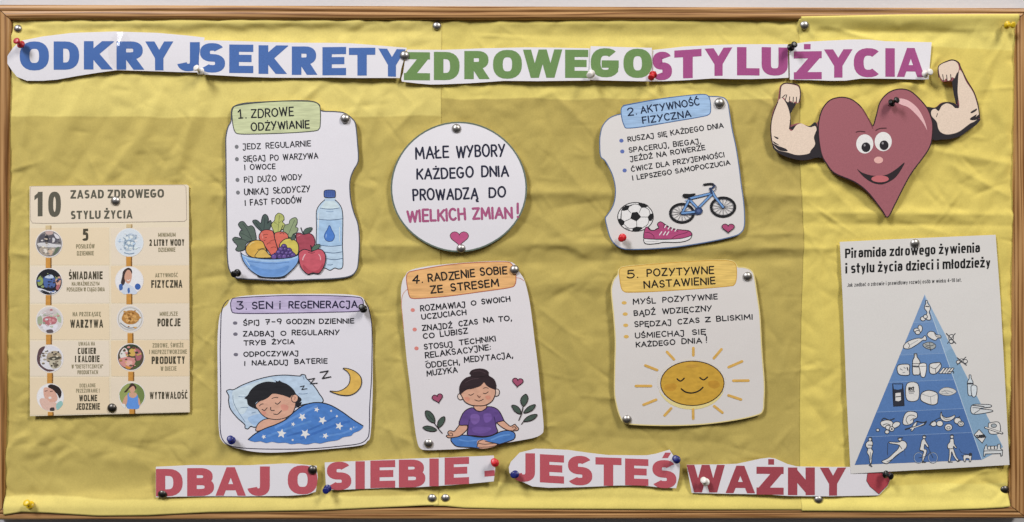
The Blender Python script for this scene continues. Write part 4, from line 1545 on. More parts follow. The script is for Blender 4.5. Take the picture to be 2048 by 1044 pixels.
p.fill("645,440 640,370 665,310 710,270 755,255 742,230 760,200 800,185 850,180 900,190 932,215 935,250 985,285 1008,340 1005,385 990,390 940,370 905,345 885,320 850,355 780,380 710,395 665,430", HD, 'pencil')
p.line("755,258 800,265 850,262 930,250", 5, '#1b1416').line("700,320 760,290 830,280", 6, '#4a393e').line("780,215 840,205 900,225", 6, '#4a393e')
p.line("735,440 755,446 785,430", 7, OL).line("878,425 900,430 928,412", 7, OL).line("880,378 905,370 928,378", 6, OL).line("822,450 838,468 848,458", 8, '#5d2d26')
p.line("795,492 835,504 878,488", 7, OL).line("745,385 780,378", 5, OL)
p.done()
for cx, cy, rot in ((425, 475, -14), (1220, 315, 6)):
    Part(s, 'heart_picture', None, 'O').heart(cx, cy, 105, 88, rot, '#a0506c', '#3f2630', 9).done()
for k in (0, 1):
    p = Part(s, 'leaf_sprig_picture', None, 'O')
    if k == 0:
        p.line("470,825 425,770 385,715", 9, OL)
        p.shape("395,720 345,705 310,660 305,605 350,610 390,660", '#46554c', OL, 8, 'marker').shape("430,770 428,715 455,675 492,660 495,700 470,745", '#46554c', OL, 8, 'marker')
        p.shape("415,795 370,808 310,795 278,768 320,752 380,765", '#46554c', OL, 8, 'marker').line("330,640 385,700", 4, OL).line("310,775 400,785", 4, OL)
    else:
        p.line("1230,695 1258,630 1275,550", 9, OL).line("1258,733 1290,690", 8, OL)
        p.shape("1275,555 1250,510 1260,465 1300,435 1322,470 1310,520", '#46554c', OL, 8, 'marker').shape("1250,630 1195,610 1160,550 1200,548 1240,580", '#46554c', OL, 8, 'marker')
        p.shape("1280,620 1310,575 1350,548 1395,540 1375,585 1330,612", '#46554c', OL, 8, 'marker').shape("1280,705 1310,665 1360,640 1412,637 1390,675 1340,700", '#46554c', OL, 8, 'marker')
    p.done()

# ------------------------------------------------------------------ card 5
O5 = ("1222.4,586.6 1223.4,571 1228,558 1235,549 1237,540 1241,536.5 1250,533 1305.7,528 1382,522.4 1440,520 1463,522 1471,529 1475,534 1487.7,535 1501,540.6 1507,552 1512.5,586.6 1518,625 1520.5,663 1522,690 1523.8,714.5 1528,766 1527.5,800.7 "
      "1525.5,821 1513.4,830 1468.6,840 1408,848 1348,850.7 1296,850 1261.7,848 1248,845 1239.3,831.7 1233,811 1228.6,783.4 1229,731.7 1230,682 1227,634.5")
s = Sheet('advice_card', O5, '#d0cbc8', 'white cut-out card on positive attitude with a smiling yellow sun', 'card', 'illustrated advice cards', 'px', 8.8, 75, wave((1.1, .55, .05)))
C5 = s
Part(s, 'border_line').line(O5, 2.2, '#d8c687', True, True).done()
tab(s, "148,210 150,160 165,140 210,125 500,95 900,65 1200,55 1320,68 1358,100 1368,160 1365,250 1345,305 1280,325 900,355 500,380 260,388 200,380 168,340", 'R', '#d8b768', '#c39a45', 9,
    lines=[("5.", 236, 240, 345, 235, 80, 12), ("POZYTYWNE", 438, 222, 1130, 190, 72, 12), ("NASTAWIENIE", 408, 345, 1145, 300, 70, 12)], lettercol='#1f1c18')
bullets(s, 'R', [(197, 498), (208, 615), (213, 732), (219, 850)], (26, 18), '#cfa95c')
texts(s, 'R', [[("MYŚL", 293, 512, 525, 500, 52), ("POZYTYWNIE", 600, 492, 1168, 458, 52)], [("BĄDŹ", 304, 633, 522, 618, 52), ("WDZIĘCZNY", 598, 612, 1108, 580, 52)],
               [("SPĘDZAJ", 310, 748, 688, 728, 50), ("CZAS", 758, 718, 978, 702, 50), ("Z", 1045, 698, 1096, 694, 46), ("BLISKIMI", 1162, 690, 1533, 668, 50)],
               [("UŚMIECHAJ", 315, 865, 822, 838, 52), ("SIĘ", 910, 830, 1045, 822, 50), ("KAŻDEGO", 324, 958, 726, 932, 50), ("DNIA", 800, 925, 1005, 915, 50), ("!", 1055, 912, 1056, 912, 58)]], 9.5)
p = Part(s, 'smiling_sun_picture', None, 'S')
p.ell(1000, 520, 385, 285, '#d8c98a')
p.ell(1000, 485, 400, 270, '#cfc9c2')
p.ell(1010, 500, 368, 258, '#c2993c', '#3b2718', 11, kind='marker')
p.fill("700,520 800,500 830,540 780,590 690,570", '#b88a34', 'marker').fill("1200,480 1290,470 1330,520 1280,560 1210,540", '#b88a34', 'marker').fill("930,300 1010,280 1090,300 1010,320", '#ba8f3c', 'marker')
p.line("832,448 872,474 915,442", 16, '#1d1a18').line("1097,435 1140,460 1185,428", 16, '#1d1a18').line("882,565 935,602 1010,612 1085,588 1132,548", 17, '#1d1a18')
ob = p.done()
for a in ("715,135 795,222", "1020,90 1020,175", "1345,105 1258,208", "1585,245 1430,312", "1485,470 1660,468", "1430,640 1575,688", "1265,765 1360,840", "1020,805 1022,910", "765,790 690,872",
          "590,690 445,748", "355,530 530,530", "465,292 600,345"):
    Part(s, 'sun_ray', ob, 'S').line(a, 30, '#cda355', False, kind='marker').done()

# ------------------------------------------------------------------ peach poster with ten rules
OP = "59,372.5 180,371 374,369.3 378,372 378.5,480 379,620 379.6,824.7 220,828 60.6,832 60,700 59.5,500"
s = Sheet('rules_poster', OP, '#dfcfb6', 'peach poster of ten healthy lifestyle rules with round photos', 'poster', None, 'px', 8.2, 10, lambda t: 2.2 * math.sin(math.pi * t) - .6, 'paper', False)
CP = s
p = Part(s, 'rule_panel', None, 'px')
rows = [455, 532, 608, 681, 754, 828]
for i in range(5):
    y0, y1 = rows[i], rows[i + 1]
    p.fill([(61, y0 + 1), (219, y0), (220, y1 - 2), (61, y1 - (2 if i < 4 else -2))], ['#ddcaac', '#dbcebb'][i % 2], 'paper', False)
    p.fill([(223, y0), (378, y0 - 1), (378.5, y1 - (2 if i < 4 else 4)), (224, y1 - 2)], ['#dbcdb8', '#ddc8a8'][i % 2], 'paper', False)
p.done()
p = Part(s, 'heading_box', None, 'G')
p.shape("88,60 100,52 700,45 1370,42 1388,60 1392,200 1394,330 1375,345 700,355 200,362 105,358 90,335 86,200", '#dbcdb8', '#a89a8e', 4, 'paper', False)
ob = p.done()
GR = '#59564a'
q = Part(s, 'heading_lettering', ob, 'G')
q.block('1', 120, 200, 100, 98, 305, 303, GR, .2, 1.0, sup=3.2).block('0', 238, 345, 98, 97, 310, 308, GR, .2, 1.0, sup=2.6)
q.word("ZASAD ZDROWEGO", 425, 157, 1207, 148, 72, GR, .215, 1.0, .1, .3, .6, sup=2.6)
q.word("STYLU ŻYCIA", 428, 328, 945, 322, 70, GR, .215, 1.0, .1, .3, .6, sup=2.6)
q.done()
L0 = s.layer
OG, LT, DK = '#c18a41', '#8d8468', '#4a4435'
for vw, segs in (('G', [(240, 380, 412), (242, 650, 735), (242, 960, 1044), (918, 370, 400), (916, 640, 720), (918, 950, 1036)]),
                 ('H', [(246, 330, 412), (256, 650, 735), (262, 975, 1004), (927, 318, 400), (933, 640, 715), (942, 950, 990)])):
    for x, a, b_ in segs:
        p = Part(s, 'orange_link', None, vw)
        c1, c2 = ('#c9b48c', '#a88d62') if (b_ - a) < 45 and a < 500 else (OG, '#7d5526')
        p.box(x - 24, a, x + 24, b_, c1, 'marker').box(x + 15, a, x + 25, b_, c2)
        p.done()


def rule(vw, lines):
    s.layer = L0
    p_ = Part(s, 'lettering', None, vw)
    for tx, x0, x1, yb, h, big in lines:
        p_.word(tx, x0, yb, x1, yb - 2, h, DK if big else LT, .21 if big else .17, 1.0, .12, .3, .5, sup=4.5)
    p_.done()


rule('G', [("5", 528, 575, 508, 100, 2), ("POSIŁKÓW", 473, 628, 572, 36, 0), ("DZIENNIE", 480, 622, 630, 36, 0)])
rule('G', [("ŚNIADANIE", 412, 695, 830, 66, 1), ("NAJWAŻNIEJSZYM", 437, 668, 882, 32, 0), ("POSIŁKIEM W CIĄGU DNIA", 395, 713, 930, 34, 0)])
rule('G', [("MINIMUM", 1158, 1302, 475, 34, 0), ("2 LITRY WODY", 1085, 1376, 550, 54, 1), ("DZIENNIE", 1160, 1300, 600, 35, 0)])
rule('G', [("AKTYWNOŚĆ", 1132, 1322, 812, 34, 0), ("FIZYCZNA", 1100, 1358, 900, 64, 1)])
rule('H', [("NA PRZEKĄSKĘ", 445, 680, 177, 36, 0), ("WARZYWA", 425, 700, 273, 68, 1)])
rule('H', [("UWAGA NA", 495, 632, 422, 32, 0), ("CUKIER", 488, 643, 492, 52, 1), ("I KALORIE", 465, 670, 560, 55, 1), ("W \"DIETETYCZNYCH\"", 436, 698, 612, 33, 0), ("PRODUKTACH", 486, 656, 660, 33, 0)])
rule('H', [("DOKŁADNE", 503, 637, 770, 32, 0), ("PRZEŻUWANIE I", 474, 670, 814, 33, 0), ("WOLNE", 500, 650, 886, 53, 1), ("JEDZENIE", 474, 673, 957, 55, 1)])
rule('H', [("MNIEJSZE", 1170, 1320, 175, 36, 0), ("PORCJE", 1152, 1342, 262, 66, 1)])
rule('H', [("ZDROWE, ŚWIEŻE", 1110, 1367, 438, 36, 0), ("I NIEPRZETWORZONE", 1083, 1395, 492, 36, 0), ("PRODUKTY", 1103, 1380, 575, 62, 1), ("W DIECIE", 1177, 1308, 632, 36, 0)])
rule('H', [("WYTRWAŁOŚĆ", 1086, 1402, 868, 60, 1)])
WH = '#dddbe0'


def photo(vw, cx, cy, r_, ground, fn, ring_='#d9d4d2'):
    s.layer = L0 + .03
    p_ = Part(s, 'round_photo', None, vw)
    p_.ell(cx, cy, r_ + 7, r_ + 7, ring_)
    p_.ell(cx, cy, r_, r_, ground, kind='photo')
    fn(p_, cx, cy)
    if fn not in (ph4, ph7, ph10):
        rg = random.Random(fn.__name__)
        pal = [m_ for m_ in p_.mats[1:]]
        for k in range(26):
            a, q = rg.uniform(0, 6.28), r_ * .82 * rg.random() ** .6
            x, y, e = cx + q * math.cos(a), cy + q * math.sin(a), rg.uniform(4, 13)
            hx = rg.choice(PALS[fn.__name__])
            d_ = rg.randint(-26, 26)
            hx = '#' + ''.join('%02x' % min(235, max(14, int(hx[i:i + 2], 16) + d_)) for i in (1, 3, 5))
            t0 = rg.uniform(0, 3.1)
            p_.fill([(x + e * rg.uniform(.7, 1.6) * math.cos(t0 + k2 * 1.05), y + e * rg.uniform(.5, .9) * math.sin(t0 + k2 * 1.05)) for k2 in range(6)], hx, 'photo', True, 3)
    p_.done()


PALS = {'ph1': ['#8f8780', '#b9b4b2', '#5c5a5e', '#c9bba9'], 'ph2': ['#23222a', '#33303a', '#4a6298', '#8c9a6a'], 'ph3': ['#c4d0df', '#9fb3c8', '#dfe5ee'],
        'ph5': ['#cfc6c4', '#b5787c', '#d9d5d8', '#a4ac98'], 'ph6': ['#d2d0d6', '#8f8474', '#b9b19f', '#5f554c'], 'ph8': ['#b98a4e', '#cfa468', '#a06f38'],
        'ph9': ['#8f4f4c', '#4d4a34', '#c88a84', '#b9965a', '#33402f']}


def F(p_, pts, cx, cy, c):
    return p_.fill([(cx + x, cy + y) for x, y in pts_of(pts)], c, 'photo')


def ph1(p_, x, y):
    F(p_, "-75,-70 -10,-82 60,-70 85,-30 40,0 -40,0 -85,-10", x, y, '#55525a')
    F(p_, "-30,-100 10,-108 35,-95 20,-75 -20,-78", x, y, '#b8a09a')
    F(p_, "40,-85 75,-70 88,-45 60,-45", x, y, '#cfccd0')
    F(p_, "-100,0 -40,-10 60,5 100,10 80,30 -60,25", x, y, '#c9c7c8')
    F(p_, "-80,40 -40,25 0,40 30,30 60,50 20,85 -30,100 -70,75", x, y, '#a59a8c')
    F(p_, "-50,50 -25,45 -15,70 -40,80", x, y, '#d7cfc4')
    F(p_, "0,55 30,60 20,95 -10,85", x, y, '#c4ab94')
    F(p_, "60,35 90,30 60,80 35,95", x, y, '#5d6a58')
    F(p_, "-35,-60 -10,-65 -5,-20 -30,-15", x, y, '#2f2d33')
    F(p_, "30,-50 50,-40 45,-15 30,-20", x, y, '#c9c8cc')


def ph2(p_, x, y):
    F(p_, "-95,-20 -70,-50 -50,-20 -55,20 -90,30", x, y, '#8a9a5c')
    F(p_, "-45,-35 0,-48 48,-35 52,30 30,48 -25,48 -42,30", x, y, '#4a6298')
    F(p_, "-35,-38 -10,-55 25,-58 40,-35 0,-28", x, y, '#b9c4d6')
    F(p_, "55,-20 90,-45 100,0 85,50 65,30", x, y, '#c79a88')
    F(p_, "65,30 90,25 80,65 60,60", x, y, '#a9646a')
    F(p_, "-100,50 -50,60 0,78 60,75 40,95 -20,90 -70,75", x, y, '#cfd0d6')
    F(p_, "-60,68 0,88 -10,94 -60,78", x, y, '#2a2c33')


def ph3(p_, x, y):
    F(p_, "-50,20 -35,-40 -10,-70 25,-75 50,-40 45,20 20,65 -30,70", x, y, '#a9b7c4')
    F(p_, "-40,-10 0,-20 40,-8 32,30 -30,30", x, y, '#8fa2b4')
    for a in ((-20, -35), (15, -45), (-5, 5), (25, 10), (-25, 40), (10, 50)):
        F(p_, "-12,-10 8,-14 14,6 -6,12", x + a[0], y + a[1], '#d5dce6')
    p_.line([(x - 50, y - 40), (x - 30, y - 20), (x - 45, y + 40)], 6, '#74889c').line([(x + 60, y - 60), (x + 50, y - 30), (x + 70, y - 50)], 6, '#8398ac')
    p_.line([(x - 40, y + 85), (x, y + 95), (x + 40, y + 88)], 8, '#7f93a8').line([(x + 40, y - 10), (x + 36, y + 60)], 7, '#6f8397')


def ph4(p_, x, y):
    F(p_, "-60,-30 -50,-80 -10,-108 20,-90 20,-50 -20,-40 -45,40 -70,20", x, y, '#3b2f2e')
    F(p_, "-40,-40 -20,-85 5,-85 22,-45 10,10 -15,25 -35,0", x, y, '#c89a84')
    F(p_, "-60,60 -30,20 0,35 40,60 60,110 -50,110", x, y, '#c3cbd9')
    F(p_, "-85,35 -60,30 -55,70 -80,80", x, y, '#3f62a0')
    p_.ell(x + 70, y + 50, 24, 26, '#3a5fa4', kind='photo')
    F(p_, "-15,70 0,60 5,95 -10,105", x, y, '#4a6aa4')
    p_.line([(x - 18, y - 5), (x - 5, y), (x + 5, y - 8)], 6, '#e8dcd8')


def ph5(p_, x, y):
    F(p_, "-60,-60 0,-95 60,-70 40,-20 -50,-20", x, y, '#c4b9b8')
    F(p_, "-55,-10 -10,-30 20,-25 60,-10 50,30 0,40 -45,30", x, y, '#b06a70')
    for a in ((-30, 0), (0, -5), (30, 5), (5, 20)):
        F(p_, "-10,-8 8,-10 12,6 -6,10", x + a[0], y + a[1], '#c98f92')
    F(p_, "-100,-20 -70,-30 -60,20 -80,50 -100,30", x, y, '#9aa58a')
    F(p_, "60,-60 90,-30 95,20 70,10", x, y, '#a9b89a')
    F(p_, "-70,40 0,45 70,40 40,95 -30,95", x, y, '#d6d3da')
    F(p_, "-25,85 20,80 30,105 -20,108", x, y, '#5a5053')


def ph6(p_, x, y):
    F(p_, "-90,-80 -40,-100 -75,-30 -80,40 -30,85 40,95 -20,108 -90,60 -110,0", x, y, '#5a4448')
    F(p_, "-20,-40 40,-65 90,-40 95,10 40,20 -25,25", x, y, '#a89a84')
    F(p_, "-5,20 40,10 95,20 80,70 30,85 0,60", x, y, '#b8b09c')
    F(p_, "-20,0 40,-20 90,-15 88,0 30,15", x, y, '#4f4a40')
    for a in ((20, -50), (50, -40), (70, -55), (30, 40), (60, 50), (15, 60)):
        F(p_, "-6,-5 6,-6 7,5 -5,6", x + a[0], y + a[1], '#3c362f')
    F(p_, "30,45 55,35 60,70 40,75", x, y, '#6e6656')


def ph7(p_, x, y):
    F(p_, "10,-108 70,-85 95,-40 80,10 55,-30 10,-60 -20,-90", x, y, '#2e2422')
    F(p_, "-50,-80 10,-70 50,-30 60,20 20,50 -30,30 -55,-20", x, y, '#cfa290')
    F(p_, "-90,20 -40,10 0,40 40,40 70,80 20,110 -60,95", x, y, '#d2b0a2')
    F(p_, "50,60 90,30 105,60 60,105", x, y, '#8fb8b4')
    F(p_, "-15,0 5,-5 10,10 -8,14", x, y, '#e6d5d0')
    p_.line([(x - 45, y - 50), (x - 25, y - 55)], 6, '#5d4038').line([(x, y - 48), (x + 20, y - 50)], 6, '#5d4038')
    F(p_, "0,90 30,85 35,110 0,112", x, y, '#40383a')


def ph8(p_, x, y):
    p_.ell(x, y, 98, 92, '#d2d0cd', '#a5a19c', 5, kind='photo')
    F(p_, "-70,-10 -40,-60 20,-70 70,-40 78,0 40,40 -20,45 -60,20", x, y, '#b07f44')
    for a in ((-35, -20), (0, -35), (35, -15), (10, 10), (-20, 15), (45, 10)):
        F(p_, "-16,-10 8,-14 16,4 -6,14", x + a[0], y + a[1], '#cf9f5e')
    F(p_, "-15,-5 5,-10 10,10 -10,12", x, y, '#7d5526')
    p_.line([(x - 80, y + 35), (x - 20, y + 75), (x + 50, y + 70)], 9, '#8f9094')


def ph9(p_, x, y):
    F(p_, "-60,-85 0,-105 60,-90 20,-50 -30,-60", x, y, '#33402f')
    F(p_, "-90,-30 -60,-75 -30,-60 -25,-10 -60,10 -85,5", x, y, '#d6d2cc')
    F(p_, "-10,-60 30,-75 50,-40 30,-10 -10,-15", x, y, '#c8a558')
    F(p_, "40,-70 80,-50 90,0 60,40 40,0", x, y, '#a5626a')
    F(p_, "-100,20 -40,0 20,10 40,50 0,90 -70,75", x, y, '#c88a84')
    F(p_, "-30,30 10,35 5,70 -40,65", x, y, '#d9aaa0')
    F(p_, "40,40 80,30 60,80 20,98", x, y, '#4e5a36')
    F(p_, "-40,75 0,85 -10,100 -40,92", x, y, '#c98a3c')


def ph10(p_, x, y):
    F(p_, "-95,-40 -30,-100 -20,0 -80,60 -104,0", x, y, '#8f9a5a')
    F(p_, "40,-90 90,-50 102,20 60,40", x, y, '#6d7f48')
    F(p_, "-35,-15 -10,-15 10,-20 45,-5 60,100 0,112 -45,95", x, y, '#5f8fd4')
    F(p_, "-20,-25 0,-20 30,-25 40,0 10,20 -25,5", x, y, '#c89c82')
    F(p_, "-22,-70 0,-92 25,-70 22,-35 0,-18 -18,-40", x, y, '#c99a82')
    F(p_, "-30,-70 0,-105 35,-75 30,-50 10,-80 -25,-55 -45,-30 -65,-30", x, y, '#3f2f28')
    F(p_, "-65,20 -40,-5 -40,50 -60,90 -80,70", x, y, '#c69a80')
    F(p_, "50,20 62,30 70,80 55,75", x, y, '#c69a80')
    F(p_, "-90,75 -60,70 -55,100 -70,98", x, y, '#d6d4d0')


photo('G', 246, 532, 108, '#7a7676', ph1)
photo('G', 246, 850, 108, '#1e1d24', ph2)
photo('G', 918, 522, 112, '#cdd5e4', ph3, '#d6d9e2')
photo('G', 918, 840, 112, WH, ph4)
photo('H', 252, 207, 108, '#cbc6c4', ph5)
photo('H', 255, 530, 108, '#d2d0d6', ph6)
photo('H', 258, 852, 108, WH, ph7)
photo('H', 925, 198, 105, '#c9c5c0', ph8)
photo('H', 930, 517, 108, '#54493c', ph9)
photo('H', 940, 838, 104, '#7c8c52', ph10)

# ------------------------------------------------------------------ food pyramid poster
s = Sheet('pyramid_poster', "1679.4,483.7 1830,476.5 1991,469.5 2000,600 2010,790 2017,929 1860,938 1700,946.5 1692,790 1685,600", '#cfccc9',
          'white poster of a blue healthy food pyramid with a bold black title', 'poster', None, 'px', 8.8, 84, lambda t: 1.2 * math.sin(math.pi * t) + 2.4 * t ** 3, 'paper', False)
CT = s
p = Part(s, 'title_lettering', None, 'T')
p.word("Piramida zdrowego żywienia", 120, 226, 1203, 180, 76, '#161618', .18, 1.0, .08, .26, .6, sup=3.2)
p.word("i stylu życia dzieci i młodzieży", 122, 349, 1287, 298, 78, '#161618', .18, 1.0, .08, .26, .6, sup=3.2)
p.done()
p = Part(s, 'subtitle_lettering', None, 'T')
p.word("Jak zadbać o zdrowie i prawidłowy rozwój osób w wieku 4-18 lat.", 135, 457, 1055, 415, 30, '#3a3a3c', .13, 1.0, .1, .28, .6, sup=3)
p.done()
p = Part(s, 'pyramid', None, 'px')
apexT, apex = (1660 + 757 * .249, 460 + 520 * .249), None
A0 = (1848.5, 589.5)
BLp, BRp, SRp = (1708, 929), (1962, 918.5), (2004, 893)
levels = [0, .165, .355, .515, .69, .835, 1.0]
BLUE = ['#7391b8', '#6b8bb6', '#5f82b2', '#5578ac', '#4d6fa4', '#4a6a9f']


def lp(a, b_, t):
    return (a[0] + (b_[0] - a[0]) * t, a[1] + (b_[1] - a[1]) * t)


for i in range(6):
    t0, t1 = levels[i], levels[i + 1]
    a, b_ = lp(A0, BLp, t0), lp(A0, BRp, t0)
    c, d = lp(A0, BRp, t1), lp(A0, BLp, t1)
    p.fill([a, b_, c, d] if i else [a, c, d], BLUE[i], 'photo', False)
p.fill([A0, SRp, (1988, 905), BRp], '#7f9fbb', 'photo', False)
p.fill([A0, lp(A0, SRp, .35), lp(A0, BRp, .35)], '#8aa7c4', 'photo', False)
p.line([A0, BRp], 1.6, '#a9bccf', False)
for i in range(1, 6):
    p.line([lp(A0, BLp, levels[i]), lp(A0, BRp, levels[i])], .8, '#88a2c6', False)
p.done()
WP, OK_ = '#d2d0cd', '#33363d'


L1 = s.layer


def item(name, vw, fn):
    s.layer = L1
    p_ = Part(s, name, None, vw)
    fn(p_)
    p_.done()


def sh(p_, pts, c=WP, w_=6):
    return p_.shape(pts, c, OK_, w_)


def bottle_t(p_):
    sh(p_, "765,568 778,568 782,590 800,615 800,640 792,660 803,690 803,720 770,718 765,690 775,660 756,630 758,605 766,590")
    p_.line("765,612 790,615", 8, OK_)
    p_.ell(742, 712, 20, 17, WP, OK_, 6).ell(762, 695, 16, 15, WP, OK_, 6)


item('oil_bottle_picture', 'T', bottle_t)
item('nuts_picture', 'T', lambda p_: sh(p_, "705,770 725,765 738,790 725,820 705,805").ell(690, 805, 22, 17, WP, OK_, 6).ell(700, 822, 20, 16, WP, OK_, 6))
item('fish_picture', 'T', lambda p_: sh(p_, "585,940 600,910 640,885 700,868 735,868 755,848 768,860 765,885 740,885 700,915 640,950 600,952").line("622,905 635,930 625,945", 5, OK_).line("640,920 700,885", 4, '#8d8f94'))
item('chicken_picture', 'T', lambda p_: sh(p_, "775,840 795,815 830,818 850,840 882,845 885,865 860,868 840,885 800,868").line("835,830 850,855 885,858", 5, OK_))
item('beans_picture', 'T', lambda p_: p_.shape("740,920 780,900 820,905 845,930 820,955 770,950", '#9fa3a3', OK_, 5).line("760,920 800,930 830,920", 5, OK_).line("765,935 800,945", 5, OK_).line("795,905 800,950", 4, OK_).line("800,955 805,968", 6, OK_))
item('crossed_salt_shaker_picture', 'T', lambda p_: sh(p_, "955,845 980,840 985,870 978,885 985,905 960,908 955,885 950,870", WP, 6).line("930,830 1005,910", 7, OK_).line("1000,830 938,910", 6, OK_).ell(968, 895, 16, 14, WP, OK_, 5))
item('cheese_picture', 'U', lambda p_: sh(p_, "533,150 545,120 590,112 632,118 632,165 630,198 580,202 545,190", WP, 7).line("560,150 575,160", 8, '#8b8d90').line("590,140 600,145", 8, '#8b8d90').line("580,180 595,178", 7, '#8b8d90').line("615,140 620,160", 9, OK_))


def milk(p_):
    sh(p_, "672,30 692,30 695,55 715,85 718,120 715,190 690,198 660,190 658,100 662,75 672,55", WP, 7)
    p_.line("660,108 715,108", 5, OK_).line("665,130 705,132", 13, '#4b4d52', False).line("672,38 693,38", 5, OK_)
    sh(p_, "712,112 768,112 758,208 728,212 718,170", '#dbd9d6', 6)
    p_.line("720,130 762,128", 4, OK_)


item('milk_bottle_picture', 'U', milk)


def bread1(p_):
    sh(p_, "792,140 800,110 850,100 880,102 885,140 845,188 800,185", WP, 7)
    p_.line("800,135 840,148 880,110", 5, OK_).line("840,148 845,185", 5, OK_)
    for x in (880, 905, 928, 950):
        p_.shape([(x - 12, 185), (x + 25, 140), (x + 40, 145), (x + 10, 188)], WP, OK_, 5, smooth=False)
    p_.line("940,175 985,170 985,185", 6, OK_)


item('bread_slices_picture', 'U', bread1)


def flour(p_):
    p_.shape("498,270 578,270 585,340 590,445 505,450 500,350", '#2c2f3a', '#22242c', 6, smooth=False)
    p_.fill("502,274 575,274 572,310 540,318 508,312", '#5478ac', smooth=False)
    p_.fill("520,345 562,340 565,400 545,410 520,405", WP, smooth=False).line("525,375 560,370", 7, OK_, False)


item('flour_bag_picture', 'U', flour)


def rice(p_):
    sh(p_, "612,270 700,270 702,395 612,397", WP, 6)
    p_.hand("RYŻ", 628, 322, 668, 320, 20, w=7, hexs='#222327')
    p_.line("628,335 672,333", 7, '#4b4d52', False).line("632,348 665,347", 5, '#777a80', False)


item('rice_box_picture', 'U', rice)
item('loaf_picture', 'U', lambda p_: sh(p_, "720,380 735,340 790,322 855,345 860,400 850,430 805,438 735,410", WP, 7).line("730,350 800,372 855,350", 5, '#8b8d90').line("800,372 806,435", 5, '#8b8d90'))
item('pasta_pile_picture', 'U', lambda p_: p_.shape("868,340 890,310 930,298 985,310 1008,335 960,362 900,360", '#c6c5c2', '#5d6068', 5).line("890,335 930,325 980,340", 5, '#8b8d90').line("910,320 940,350", 4, '#8b8d90').line("880,350 950,348", 4, '#8b8d90'))


def veg1(p_):
    sh(p_, "400,590 410,570 450,560 490,570 500,600 470,625 420,615")
    sh(p_, "495,600 520,575 555,580 550,605 510,625")
    for x, y, r_ in ((460, 620, 20), (490, 632, 20), (452, 655, 17), (378, 640, 13)):
        p_.ell(x, y, r_, r_ - 2, WP, OK_, 6)
    p_.ell(490, 632, 8, 7, OK_).line("410,560 430,545 470,560 510,548", 8, OK_).line("420,600 450,590 480,600", 5, OK_)


def veg2(p_):
    sh(p_, "580,590 588,530 615,495 660,492 692,505 692,540 665,555 660,580 620,600")
    p_.line("620,590 605,560 620,530 650,520 680,530", 5, OK_).line("640,565 665,545", 5, OK_)
    sh(p_, "645,645 660,600 685,575 692,585 675,620 658,645")
    p_.line("600,635 650,620 740,600 765,575", 12, OK_).line("640,628 700,610 745,590", 6, WP).line("690,570 740,580 768,570", 8, OK_)


def fruit(p_):
    sh(p_, "880,520 888,495 895,520 920,540 960,535 995,520 990,545 950,568 910,568 885,550")
    p_.line("890,520 915,552 960,552", 4, OK_)
    for x, y, r_ in ((825, 590, 24), (875, 588, 26), (945, 618, 30), (1018, 565, 28), (1045, 590, 24)):
        p_.ell(x, y, r_, r_ - 3, WP, OK_, 6)
    p_.ell(945, 622, 14, 10, None, OK_, 5).ell(1045, 588, 10, 12, None, OK_, 5).line("790,600 800,590 840,560 880,540", 6, OK_).line("1020,545 1035,530", 6, OK_)


item('vegetables_picture', 'U', veg1)
item('leafy_vegetables_picture', 'U', veg2)
item('fruit_picture', 'U', fruit)


def jogger(p_):
    p_.fill("305,700 330,700 335,745 320,770 308,745", '#33353c')
    sh(p_, "285,745 305,728 330,730 338,750 328,790 340,810 330,850 328,890 322,915 312,890 308,850 292,820 298,790 282,770", WP, 6)
    p_.ell(316, 715, 12, 13, WP, OK_, 5).line("290,785 330,785", 6, OK_).line("318,820 318,880", 4, OK_).line("312,920 328,930", 12, '#4b4d52', False).line("300,760 330,762", 6, OK_)


def skier(p_):
    sh(p_, "470,735 540,738 575,725 605,740 610,770 590,800 560,820 520,850 460,905 430,905 410,890 460,865 510,820 540,790 545,760 480,748", WP, 6)
    p_.ell(556, 714, 14, 13, WP, OK_, 6).line("540,705 575,702", 9, OK_).line("458,745 455,840", 4, OK_, False).line("560,820 500,870 450,895", 4, OK_).line("590,790 598,850", 4, '#4b5f86', False).line("550,760 570,790", 5, OK_)


def cyclist(p_):
    for x in (705, 820):
        p_.ell(x, 862, 38, 42, None, '#39414f', 6).ell(x, 862, 36, 40, None, '#a9b7c9', 3)
    sh(p_, "720,770 730,725 750,710 765,735 785,770 775,778 755,755 750,790 770,800 762,840 745,880 735,900 735,850 745,815 715,800", WP, 6)
    p_.ell(750, 695, 13, 14, WP, OK_, 6).line("738,688 765,690", 7, OK_).line("715,800 745,810", 6, OK_).line("740,895 760,898", 9, OK_).line("780,775 800,820 820,862", 5, '#39414f').line("705,862 760,850 800,815", 4, '#39414f')


def walker(p_):
    sh(p_, "955,735 960,712 985,712 990,750 1010,780 1000,785 985,770 985,790 1005,850 1030,885 1015,890 985,850 970,815 965,850 955,893 945,893 950,840 950,790 940,790 938,760", WP, 6)
    p_.ell(972, 692, 13, 15, WP, OK_, 6).line("962,682 985,684", 7, OK_).line("942,895 975,896", 7, OK_).line("1015,888 1040,880", 7, OK_).line("955,790 985,788", 5, OK_)


def dog(p_):
    sh(p_, "1062,860 1070,840 1110,838 1125,830 1130,850 1122,890 1112,892 1108,870 1085,868 1080,892 1070,890", WP, 6)
    p_.fill("1105,832 1120,822 1133,830 1130,845 1110,848", '#33353c').line("1030,790 1050,820 1105,835", 4, '#3d4d6d').line("1062,850 1050,845", 5, OK_)


